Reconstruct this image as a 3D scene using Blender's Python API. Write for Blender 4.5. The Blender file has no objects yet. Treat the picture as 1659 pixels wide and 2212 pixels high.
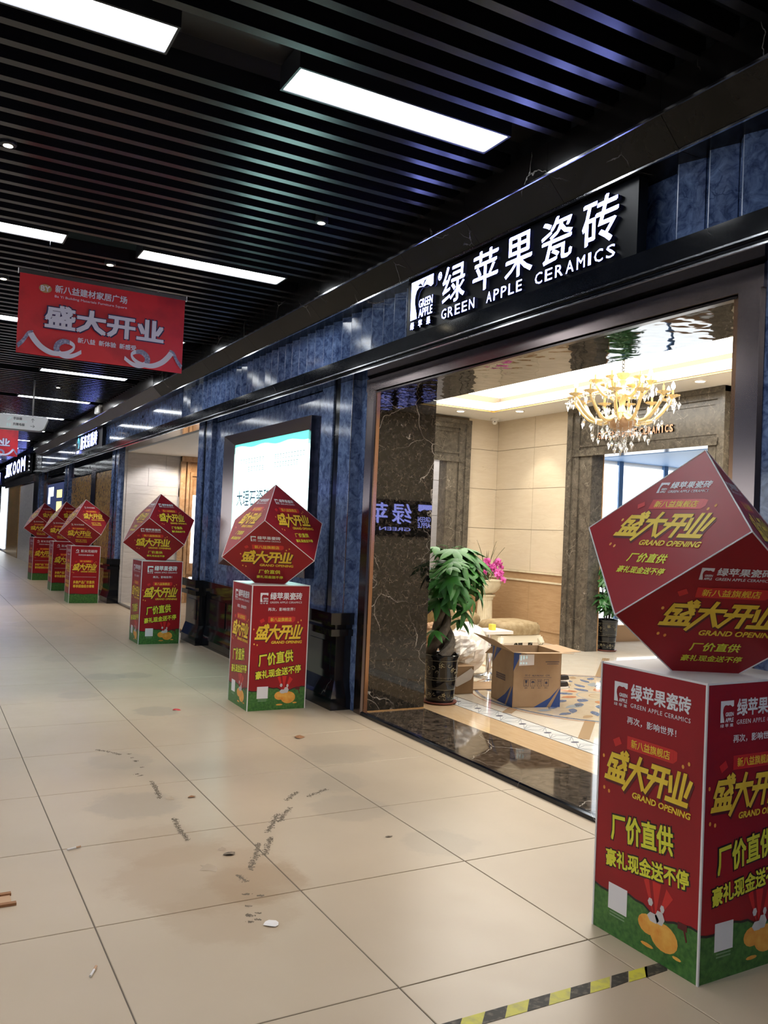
import bpy, math, random
from mathutils import Vector, Matrix, noise
random.seed(7)
PI = math.pi
SC = bpy.context.scene
COL = SC.collection

# ------------------------------------------------------------------ camera
W_, H_ = 1659, 2212
F_PX, YAW, PITCH, ROLL, CAM_H = 1827.9, 0.503465, 0.024961, 0.043868, 1.45657
fw = Vector((math.sin(YAW) * math.cos(PITCH), math.cos(YAW) * math.cos(PITCH), math.sin(PITCH)))
r0 = Vector((math.cos(YAW), -math.sin(YAW), 0))
u0 = r0.cross(fw)
rt = r0 * math.cos(ROLL) + u0 * math.sin(ROLL)
up = -r0 * math.sin(ROLL) + u0 * math.cos(ROLL)
cd = bpy.data.cameras.new('camera')
cam = bpy.data.objects.new('camera', cd)
COL.objects.link(cam)
cam.matrix_world = Matrix(((rt.x, up.x, -fw.x, 0), (rt.y, up.y, -fw.y, 0), (rt.z, up.z, -fw.z, CAM_H), (0, 0, 0, 1)))
cd.sensor_fit = 'HORIZONTAL'
cd.sensor_width = 36.0
cd.lens = 36.0 * F_PX / W_
cd.clip_start = 0.05
cd.clip_end = 200
SC.camera = cam

# ------------------------------------------------------------------ world, exposure, big lights
wd = bpy.data.worlds.new('world')
SC.world = wd
wd.use_nodes = True
wd.node_tree.nodes['Background'].inputs[0].default_value = (0.012, 0.013, 0.018, 1)
wd.node_tree.nodes['Background'].inputs[1].default_value = 1.0
SC.view_settings.view_transform = 'Standard'
SC.view_settings.look = 'None'
SC.view_settings.exposure = 0.0
SC.view_settings.gamma = 1.0
SC.view_settings.use_curve_mapping = False
SC.cycles.use_denoising = True
SC.cycles.max_bounces = 6
SC.cycles.adaptive_threshold = 0.06
SC.cycles.adaptive_min_samples = 16
SC.cycles.use_light_tree = False
SC.cycles.transmission_bounces = 4
SC.cycles.diffuse_bounces = 3
SC.cycles.glossy_bounces = 3
SC.cycles.sample_clamp_indirect = 6.0
SC.cycles.caustics_reflective = False
SC.cycles.caustics_refractive = False
L_PANEL = 15.0      # corridor ceiling light panels
L_SIGN = 13.0       # illuminated shop letters
L_POSTER = 5.0      # light box
L_COVE = 5.0        # shop ceiling tray
P_SPOT_CORR = 110.0
P_SPOT_SHOP = 48.0


def spot(name, loc, power, color, size_deg, blend=0.4, target=None, radius=0.04):
    ld = bpy.data.lights.new(name, 'SPOT')
    ld.energy = power
    ld.color = color
    ld.spot_size = math.radians(size_deg)
    ld.spot_blend = blend
    ld.shadow_soft_size = radius
    o = bpy.data.objects.new(name, ld)
    COL.objects.link(o)
    o.location = loc
    if target is not None:
        o.rotation_euler = (Vector(target) - Vector(loc)).to_track_quat('-Z', 'Y').to_euler()
    return o


# ------------------------------------------------------------------ materials
def _nt(name):
    m = bpy.data.materials.new(name)
    m.use_nodes = True
    nt = m.node_tree
    return m, nt, nt.nodes['Principled BSDF']


def c4(c):
    return (c[0], c[1], c[2], 1.0)


def M(name, col, rough=0.5, metal=0.0, emit=None, estr=0.0, spec=0.5, alpha=1.0, trans=0.0, coat=0.0, bump=None, var=None):
    m, nt, b = _nt(name)
    b.inputs['Base Color'].default_value = c4(col)
    b.inputs['Roughness'].default_value = rough
    b.inputs['Metallic'].default_value = metal
    b.inputs['Specular IOR Level'].default_value = spec
    b.inputs['Alpha'].default_value = alpha
    b.inputs['Transmission Weight'].default_value = trans
    b.inputs['Coat Weight'].default_value = coat
    b.inputs['Coat Roughness'].default_value = 0.05
    if emit:
        b.inputs['Emission Color'].default_value = c4(emit)
        b.inputs['Emission Strength'].default_value = estr
    N = nt.nodes.new
    if var or bump:
        g = N('ShaderNodeNewGeometry')
    if var:                      # (scale, second colour, low, high)
        n = N('ShaderNodeTexNoise')
        n.inputs['Scale'].default_value = var[0]
        n.inputs['Detail'].default_value = 6
        nt.links.new(g.outputs['Position'], n.inputs['Vector'])
        r = N('ShaderNodeValToRGB')
        r.color_ramp.elements[0].position = var[2]
        r.color_ramp.elements[1].position = var[3]
        r.color_ramp.elements[0].color = c4(col)
        r.color_ramp.elements[1].color = c4(var[1])
        nt.links.new(n.outputs['Fac'], r.inputs[0])
        nt.links.new(r.outputs[0], b.inputs['Base Color'])
    if bump:                     # (scale, strength, distance)
        n2 = N('ShaderNodeTexNoise')
        n2.inputs['Scale'].default_value = bump[0]
        n2.inputs['Detail'].default_value = 3
        nt.links.new(g.outputs['Position'], n2.inputs['Vector'])
        bp = N('ShaderNodeBump')
        bp.inputs['Strength'].default_value = bump[1]
        bp.inputs['Distance'].default_value = bump[2]
        nt.links.new(n2.outputs['Fac'], bp.inputs['Height'])
        nt.links.new(bp.outputs[0], b.inputs['Normal'])
    return m


def marble(name, dark, light, vein, scale=6.0, lo=0.35, hi=0.7, vscale=1.6, vwidth=0.012, vmask=0.52, rough=0.1,
           stretch=(1, 1, 1), bump=None, fine=None, spec=0.5):
    m, nt, b = _nt(name)
    N, L = nt.nodes.new, nt.links.new
    g = N('ShaderNodeNewGeometry')
    mp = N('ShaderNodeMapping')
    mp.inputs['Scale'].default_value = stretch
    L(g.outputs['Position'], mp.inputs['Vector'])
    n1 = N('ShaderNodeTexNoise')
    n1.inputs['Scale'].default_value = scale
    n1.inputs['Detail'].default_value = 9
    n1.inputs['Roughness'].default_value = 0.68
    n1.inputs['Distortion'].default_value = 0.9
    L(mp.outputs[0], n1.inputs['Vector'])
    r1 = N('ShaderNodeValToRGB')
    r1.color_ramp.elements[0].position = lo
    r1.color_ramp.elements[1].position = hi
    r1.color_ramp.elements[0].color = c4(dark)
    r1.color_ramp.elements[1].color = c4(light)
    L(n1.outputs['Fac'], r1.inputs[0])
    col = r1.outputs[0]

    def veins(col, vs, vw, vm, vcol, seed):
        w = N('ShaderNodeTexNoise')
        w.inputs['Scale'].default_value = vs * 1.7
        w.inputs['Detail'].default_value = 5
        L(mp.outputs[0], w.inputs['Vector'])
        ad = N('ShaderNodeVectorMath')
        ad.operation = 'MULTIPLY_ADD'
        ad.inputs[1].default_value = (0.55 / vs,) * 3
        L(w.outputs['Color'], ad.inputs[0])
        L(mp.outputs[0], ad.inputs[2])
        v = N('ShaderNodeTexVoronoi')
        v.feature = 'DISTANCE_TO_EDGE'
        v.inputs['Scale'].default_value = vs
        L(ad.outputs[0], v.inputs['Vector'])
        r = N('ShaderNodeValToRGB')
        r.color_ramp.elements[0].position = 0.0
        r.color_ramp.elements[1].position = vw * vs
        r.color_ramp.elements[0].color = (1, 1, 1, 1)
        r.color_ramp.elements[1].color = (0, 0, 0, 1)
        L(v.outputs['Distance'], r.inputs[0])
        k = N('ShaderNodeTexNoise')
        k.inputs['Scale'].default_value = vs * 0.9 + seed
        k.inputs['Detail'].default_value = 2
        L(mp.outputs[0], k.inputs['Vector'])
        kr = N('ShaderNodeValToRGB')
        kr.color_ramp.elements[0].position = vm
        kr.color_ramp.elements[1].position = min(1, vm + 0.12)
        L(k.outputs['Fac'], kr.inputs[0])
        mu = N('ShaderNodeMath')
        mu.operation = 'MULTIPLY'
        L(r.outputs[0], mu.inputs[0])
        L(kr.outputs[0], mu.inputs[1])
        mx = N('ShaderNodeMixRGB')
        mx.inputs[2].default_value = c4(vcol)
        L(mu.outputs[0], mx.inputs[0])
        L(col, mx.inputs[1])
        return mx.outputs[0]
    if fine:
        col = veins(col, fine[0], fine[1], fine[2], fine[3], 0.7)
    if vein:
        col = veins(col, vscale, vwidth, vmask, vein, 0.0)
    L(col, b.inputs['Base Color'])
    b.inputs['Roughness'].default_value = rough
    b.inputs['Specular IOR Level'].default_value = spec
    if bump:
        n2 = N('ShaderNodeTexNoise')
        n2.inputs['Scale'].default_value = bump[0]
        n2.inputs['Detail'].default_value = 1
        L(g.outputs['Position'], n2.inputs['Vector'])
        bp = N('ShaderNodeBump')
        bp.inputs['Strength'].default_value = bump[1]
        bp.inputs['Distance'].default_value = bump[2]
        L(n2.outputs['Fac'], bp.inputs['Height'])
        L(bp.outputs[0], b.inputs['Normal'])
    return m


def floor_mat():
    m, nt, b = _nt('corridor_porcelain')
    N, L = nt.nodes.new, nt.links.new
    g = N('ShaderNodeNewGeometry')
    n1 = N('ShaderNodeTexNoise')
    n1.inputs['Scale'].default_value = 1.3
    n1.inputs['Detail'].default_value = 7
    L(g.outputs['Position'], n1.inputs['Vector'])
    r1 = N('ShaderNodeValToRGB')
    r1.color_ramp.elements[0].position = 0.3
    r1.color_ramp.elements[1].position = 0.7
    r1.color_ramp.elements[0].color = (0.47, 0.38, 0.275, 1)
    r1.color_ramp.elements[1].color = (0.53, 0.435, 0.32, 1)
    L(n1.outputs['Fac'], r1.inputs[0])
    col = r1.outputs[0]
    w = N('ShaderNodeTexNoise')          # ragged outline of the dried dirt
    w.inputs['Scale'].default_value = 5.0
    w.inputs['Detail'].default_value = 8
    w.inputs['Roughness'].default_value = 0.7
    L(g.outputs['Position'], w.inputs['Vector'])
    tan = (0.36, 0.25, 0.155)
    grey = (0.27, 0.235, 0.19)
    for (x, y, r, amt, c) in ((1.30, 3.30, .24, .75, tan), (1.12, 3.45, .42, .55, tan), (1.06, 4.44, .26, .5, grey), (1.05, 3.85, .30, .4, tan),
                              (1.12, 3.1, .30, .4, tan), (1.70, 6.6, .20, .55, grey), (1.61, 8.2, .22, .5, grey), (1.87, 8.2, .2, .5, grey),
                              (2.08, 4.0, .24, .35, grey), (2.5, 5.0, .3, .35, grey), (2.2, 4.45, .22, .3, grey), (1.25, 7.4, .2, .4, grey),
                              (1.5, 9.4, .35, .35, grey), (1.15, 5.3, .22, .35, grey), (2.25, 3.4, .2, .3, grey), (1.6, 12.5, .5, .35, grey)):
        d = N('ShaderNodeVectorMath')
        d.operation = 'DISTANCE'
        d.inputs[1].default_value = (x, y, 0)
        L(g.outputs['Position'], d.inputs[0])
        s = N('ShaderNodeMath')
        s.operation = 'MULTIPLY_ADD'
        s.inputs[1].default_value = 1.0 / r
        L(d.outputs['Value'], s.inputs[0])
        s.inputs[2].default_value = -0.95
        t = N('ShaderNodeMath')
        t.operation = 'SUBTRACT'
        L(w.outputs['Fac'], t.inputs[0])
        L(s.outputs[0], t.inputs[1])
        rp = N('ShaderNodeMapRange')
        rp.inputs['From Min'].default_value = 0.52
        rp.inputs['From Max'].default_value = 0.72
        rp.inputs['To Max'].default_value = amt
        L(t.outputs[0], rp.inputs['Value'])
        mx = N('ShaderNodeMixRGB')
        mx.inputs[2].default_value = c4(c)
        rp.inputs['To Max'].default_value = amt * .75
        L(rp.outputs[0], mx.inputs[0])
        L(col, mx.inputs[1])
        col = mx.outputs[0]
    L(col, b.inputs['Base Color'])
    rr = N('ShaderNodeMapRange')
    rr.inputs['To Min'].default_value = 0.24
    rr.inputs['To Max'].default_value = 0.42
    L(w.outputs['Fac'], rr.inputs['Value'])
    L(rr.outputs[0], b.inputs['Roughness'])
    return m


MT = {}
MT['tile'] = floor_mat()
MT['grout'] = M('grout', (0.16, 0.135, 0.11), 0.9)
MT['blue'] = marble('blue_marble', (0.036, 0.062, 0.155), (0.25, 0.36, 0.64), (0.34, 0.42, 0.58), 13, 0.36, 0.74, 2.2, 0.0015, 0.64, 0.1,
                    fine=(13, 0.004, 0.5, (0.045, 0.078, 0.18)))
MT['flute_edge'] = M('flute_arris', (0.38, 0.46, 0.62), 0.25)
MT['joint'] = M('wall_joint', (0.27, 0.21, 0.145), 0.8)
MT['gold_print'] = M('gold_print', (0.55, 0.36, 0.16), 0.4)
MT['black'] = marble('black_marble', (0.004, 0.005, 0.008), (0.012, 0.014, 0.02), (0.45, 0.43, 0.42), 5, 0.4, 0.8, 1.9, 0.0022, 0.58, 0.1)
MT['emperador'] = marble('dark_emperador_marble', (0.004, 0.0036, 0.0034), (0.052, 0.041, 0.034), (0.55, 0.50, 0.45), 26, 0.45, 0.78, 2.3, 0.0022, 0.50,
                         0.015, fine=(26, 0.002, 0.52, (0.15, 0.12, 0.095)))
MT['emperador_floor_lit'] = marble('threshold_emperador_lit', (0.016, 0.013, 0.010), (0.150, 0.112, 0.085), (0.55, 0.50, 0.44), 22, 0.4, 0.75, 1.3, 0.003, 0.5, 0.05)  # same stone as the reveals, coloured lighter for the shop light falling on it
MT['sign_back'] = M('sign_backing', (0.006, 0.007, 0.010), 0.35, spec=0.2)
MT['soffit'] = marble('polished_soffit_marble', (0.006, 0.005, 0.004), (0.05, 0.036, 0.028), (0.3, 0.27, 0.24), 12, 0.42, 0.75, 1.5, 0.005, 0.55, 0.03,
                      bump=(9, 0.05, 0.05), spec=1.0)
MT['grey_marble'] = marble('grey_brown_frame_marble', (0.050, 0.043, 0.034), (0.14, 0.122, 0.098), (0.32, 0.29, 0.24), 10, 0.35, 0.75, 5, 0.0025, 0.52, 0.16,
                           fine=(20, 0.0025, 0.5, (0.19, 0.16, 0.125)))
MT['crown'] = marble('crown_marble', (0.004, 0.0036, 0.0034), (0.013, 0.011, 0.010), (0.42, 0.40, 0.38), 4, 0.4, 0.8, 2.6, 0.0025, 0.57, 0.2, spec=0.18)
MT['crown_steel'] = M('crown_panel_steel', (0.20, 0.185, 0.175), 0.28, 0.9)
MT['steel'] = M('bronze_mirror_steel', (0.27, 0.22, 0.215), 0.2, 1.0)
MT['steel_dark'] = M('dark_bronze_steel', (0.10, 0.085, 0.08), 0.2, 1.0)
MT['bronze'] = M('bronze_edge', (0.30, 0.17, 0.10), 0.22, 1.0)
MT['copper'] = M('copper_letter', (0.62, 0.34, 0.20), 0.35, 0.35)
MT['chrome'] = M('bright_trim_metal', (0.85, 0.86, 0.9), 0.15, 1.0)
MT['slat'] = M('black_ceiling_metal', (0.009, 0.009, 0.012), 0.25, 0.0, spec=0.5)
MT['ceil_back'] = M('black_plenum', (0.004, 0.004, 0.005), 0.9)
MT['fixture'] = M('fixture_dark_metal', (0.05, 0.05, 0.055), 0.35, 0.7)
MT['panel_light'] = M('light_panel', (0.9, 0.9, 0.9), 0.5, emit=(0.93, 0.97, 1.0), estr=L_PANEL)
MT['cream_tile'] = marble('cream_wall_tile', (0.60, 0.50, 0.37), (0.66, 0.57, 0.44), (0.45, 0.36, 0.26), 3, 0.3, 0.7, 1.2, 0.004, 0.5, 0.22, stretch=(1, 1, 6))
MT['wainscot'] = marble('honey_travertine', (0.36, 0.22, 0.115), (0.47, 0.31, 0.175), None, 4, 0.3, 0.7, rough=0.25, stretch=(1, 1, 9))
MT['cream_floor'] = marble('cream_floor_marble', (0.62, 0.55, 0.45), (0.70, 0.64, 0.54), (0.5, 0.42, 0.33), 3, 0.3, 0.7, 1.1, 0.004, 0.5, 0.06)
MT['honey_floor'] = marble('honey_floor_marble', (0.50, 0.34, 0.19), (0.60, 0.44, 0.27), None, 5, 0.3, 0.7, rough=0.08, stretch=(6, 1, 1))
MT['tan_inlay'] = M('tan_inlay', (0.42, 0.29, 0.17), 0.08)
MT['white_inlay'] = M('white_inlay', (0.70, 0.71, 0.70), 0.08)
MT['grey_inlay'] = M('grey_inlay', (0.33, 0.36, 0.38), 0.08)
MT['blue_inlay'] = M('blue_inlay', (0.10, 0.13, 0.22), 0.08, var=(30, (0.2, 0.24, 0.34), .3, .7))
MT['orange_inlay'] = M('orange_inlay', (0.45, 0.17, 0.08), 0.08, var=(30, (0.55, 0.27, 0.15), .3, .7))
MT['med_ground'] = marble('medallion_ground', (0.50, 0.40, 0.28), (0.60, 0.50, 0.37), None, 6, 0.3, 0.7, rough=0.06)
MT['white_paint'] = M('white_paint', (0.80, 0.78, 0.74), 0.6)
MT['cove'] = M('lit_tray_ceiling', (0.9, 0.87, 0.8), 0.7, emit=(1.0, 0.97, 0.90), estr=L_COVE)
MT['gold'] = M('gold_trim', (0.75, 0.50, 0.20), 0.25, 1.0)
MT['gold_pale'] = M('pale_gold_glass', (0.86, 0.66, 0.32), 0.22, 0.35)
MT['crystal'] = M('crystal_glass', (0.95, 0.95, 0.95), 0.03, spec=0.8, trans=0.85)
MT['bulb'] = M('lit_bulb', (1, 1, 1), 0.4, emit=(1.0, 0.85, 0.6), estr=18)
MT['bulb_off'] = M('unlit_bulb', (0.9, 0.87, 0.8), 0.15)
MT['red'] = M('red_print', (0.36, 0.010, 0.018), 0.36, spec=0.35, var=(2.2, (0.28, 0.008, 0.015), .35, .65))
MT['red_bright'] = M('bright_red_print', (0.62, 0.02, 0.02), 0.35)
MT['maroon'] = M('maroon_print', (0.10, 0.006, 0.010), 0.4)
MT['yellow'] = M('yellow_print', (0.90, 0.66, 0.06), 0.4, var=(14, (0.82, 0.54, 0.03), .35, .65))
MT['lime'] = M('lime_print', (0.74, 0.74, 0.05), 0.4)
MT['white_print'] = M('white_print', (0.80, 0.80, 0.84), 0.4)
MT['pale_print'] = M('pale_grey_print', (0.62, 0.60, 0.62), 0.4)
MT['black_print'] = M('black_print', (0.012, 0.010, 0.010), 0.4)
MT['grass_print'] = M('grass_print', (0.02, 0.105, 0.022), 0.4, var=(55, (0.075, 0.23, 0.045), .3, .72))
MT['grass_pale'] = M('pale_green_print', (0.20, 0.33, 0.20), 0.4)
MT['orange_print'] = M('orange_print', (0.78, 0.28, 0.03), 0.4, var=(25, (0.9, 0.5, 0.1), .3, .7))
MT['foam_edge'] = M('white_foam_board', (0.78, 0.77, 0.78), 0.45)
MT['banner_red'] = M('banner_red', (0.78, 0.030, 0.040), 0.4, var=(3.5, (0.42, 0.012, 0.022), .45, .75))
MT['silver_print'] = M('silver_print', (0.80, 0.80, 0.92), 0.4)
MT['slate_print'] = M('slate_print', (0.20, 0.20, 0.34), 0.4, var=(90, (0.5, 0.5, 0.66), .4, .7))
MT['navy_print'] = M('navy_print', (0.03, 0.02, 0.10), 0.4)
MT['sign_face'] = M('lit_letter_face', (0.9, 0.9, 1), 0.4, emit=(0.26, 0.31, 1.0), estr=L_SIGN)
MT['sign_cyan'] = M('lit_cyan_face', (0.2, 0.7, 1), 0.4, emit=(0.08, 0.55, 1.0), estr=4)
MT['sign_side'] = M('letter_return', (0.03, 0.035, 0.09), 0.3)
MT['poster_white'] = M('lit_poster_white', (0.9, 0.95, 0.95), 0.4, emit=(0.55, 1.0, 0.94), estr=L_POSTER)
MT['poster_teal'] = M('lit_poster_teal', (0.2, 0.7, 0.65), 0.4, emit=(0.12, 0.62, 0.56), estr=1.3)
MT['poster_pale'] = M('lit_poster_pale_teal', (0.5, 0.9, 0.85), 0.4, emit=(0.5, 0.95, 0.88), estr=1.6)
MT['poster_ink'] = M('poster_dark_ink', (0.01, 0.03, 0.05), 0.4, emit=(0.02, 0.06, 0.10), estr=1.0)
MT['poster_grey'] = M('poster_grey_ink', (0.3, 0.36, 0.36), 0.4, emit=(0.40, 0.55, 0.55), estr=0.8)
MT['cardboard'] = M('cardboard', (0.30, 0.19, 0.105), 0.75, var=(9, (0.35, 0.23, 0.13), .3, .7))
MT['cardboard_in'] = M('cardboard_inner', (0.36, 0.24, 0.14), 0.8)
MT['box_blue'] = M('box_blue_ink', (0.015, 0.05, 0.20), 0.6)
MT['box_ink'] = M('box_dark_ink', (0.03, 0.03, 0.06), 0.6)
MT['paper'] = M('white_paper', (0.72, 0.70, 0.70), 0.7)
MT['kraft'] = M('kraft_paper', (0.52, 0.33, 0.20), 0.75)
MT['plastic'] = M('thin_plastic', (0.72, 0.68, 0.64), 0.25, coat=0.4)
MT['leaf'] = M('money_tree_leaf', (0.022, 0.115, 0.022), 0.45, spec=0.3, var=(9, (0.05, 0.20, 0.03), .35, .7))
MT['leaf_dark'] = M('dark_leaf', (0.018, 0.075, 0.02), 0.35, var=(9, (0.045, 0.16, 0.035), .35, .7))
MT['blade'] = M('orchid_blade', (0.05, 0.075, 0.02), 0.4, var=(12, (0.09, 0.06, 0.03), .4, .7))
MT['bark'] = M('braided_bark', (0.075, 0.060, 0.045), 0.8, var=(30, (0.14, 0.12, 0.095), .3, .7), bump=(60, .4, .01))
MT['soil'] = M('soil', (0.02, 0.015, 0.01), 0.95)
MT['pot'] = M('black_glazed_pot', (0.006, 0.006, 0.007), 0.08)
MT['pot_gold'] = M('pot_gilt', (0.42, 0.36, 0.22), 0.35, 0.3)
MT['saucer'] = M('brown_saucer', (0.16, 0.045, 0.03), 0.4)
MT['cream_stone'] = M('cream_cast_stone', (0.66, 0.58, 0.42), 0.55, var=(12, (0.55, 0.46, 0.31), .45, .75))
MT['orchid'] = M('pink_orchid', (0.62, 0.06, 0.36), 0.5, var=(40, (0.75, 0.16, 0.50), .35, .7))
MT['orchid_lip'] = M('orchid_lip', (0.40, 0.01, 0.15), 0.5)
MT['velvet'] = M('gold_velvet', (0.24, 0.165, 0.075), 0.7, var=(14, (0.36, 0.27, 0.15), .35, .65), bump=(25, .3, .02))
MT['cream_lacquer'] = M('cream_lacquer', (0.74, 0.68, 0.55), 0.3)
MT['skin'] = M('skin', (0.50, 0.27, 0.17), 0.5)
MT['jacket'] = M('dark_jacket', (0.010, 0.011, 0.016), 0.8)
MT['shirt'] = M('white_shirt', (0.75, 0.75, 0.75), 0.7)
MT['hair'] = M('black_hair', (0.006, 0.005, 0.005), 0.5)
MT['shoe'] = M('black_shoe', (0.010, 0.010, 0.012), 0.5)
MT['rubber_white'] = M('white_rubber', (0.75, 0.75, 0.74), 0.6)
MT['lit_white'] = M('lit_white_panel', (0.9, 0.95, 1), 0.4, emit=(0.92, 0.97, 1.0), estr=2.6)
MT['slate_blue'] = M('slate_blue_paint', (0.10, 0.20, 0.38), 0.5)
MT['oak'] = M('oak_trim', (0.45, 0.26, 0.13), 0.4)
MT['light_wall'] = marble('pale_grey_tile', (0.50, 0.47, 0.45), (0.62, 0.59, 0.57), None, 2, 0.3, 0.7, rough=0.25, stretch=(2, 2, 9))
MT['gold_stone'] = marble('golden_stone', (0.20, 0.10, 0.03), (0.50, 0.31, 0.12), None, 14, 0.35, 0.65, rough=0.2)
MT['portal'] = marble('amber_marble', (0.36, 0.19, 0.09), (0.60, 0.40, 0.24), None, 8, 0.3, 0.7, rough=0.2)
MT['glass_dark'] = M('dark_window_glass', (0.012, 0.014, 0.022), 0.03, spec=0.9)
MT['sign_white'] = M('white_sign_board', (0.70, 0.70, 0.72), 0.35)
MT['sign_grey'] = M('grey_sign_ink', (0.10, 0.10, 0.11), 0.5)
MT['ad_blue'] = M('screen_navy', (0.02, 0.03, 0.08), 0.3, emit=(0.03, 0.04, 0.11), estr=1.0)
MT['ad_white'] = M('screen_white', (0.8, 0.85, 1), 0.3, emit=(0.75, 0.85, 1.0), estr=1.8)
MT['ad_yellow'] = M('screen_yellow', (0.9, 0.8, 0.4), 0.3, emit=(1.0, 0.85, 0.35), estr=1.3)
MT['ad_red'] = M('screen_red', (0.5, 0.02, 0.03), 0.3, emit=(0.5, 0.03, 0.05), estr=0.6)
MT['tape_y'] = M('yellow_tape', (0.62, 0.58, 0.06), 0.5, var=(30, (0.45, 0.42, 0.1), .45, .7))
MT['tape_k'] = M('black_tape', (0.03, 0.028, 0.022), 0.6, var=(45, (0.14, 0.12, 0.09), .5, .7))
MT['dirt'] = M('dark_dirt', (0.12, 0.095, 0.065), 0.8, var=(70, (0.24, 0.19, 0.14), .4, .65))
MT['wet'] = M('wet_patch', (0.47, 0.385, 0.29), 0.03)
MT['stick'] = M('wood_stick', (0.30, 0.14, 0.06), 0.7)
MT['yellow_plastic'] = M('yellow_plastic', (0.75, 0.62, 0.08), 0.5)
MT['black_cloth'] = M('black_cloth', (0.02, 0.02, 0.022), 0.8)
MT['ext_led'] = M('blue_led', (0.2, 0.3, 1), 0.4, emit=(0.15, 0.25, 1.0), estr=5)


# small emitters are found by reflection alone; the large panels are sampled as lights
for n in ('bulb', 'sign_face', 'sign_cyan', 'ad_white', 'ad_yellow', 'ad_red', 'ad_blue', 'poster_teal', 'poster_pale', 'poster_ink', 'poster_grey', 'ext_led'):
    MT[n].cycles.emission_sampling = 'NONE'


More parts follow.
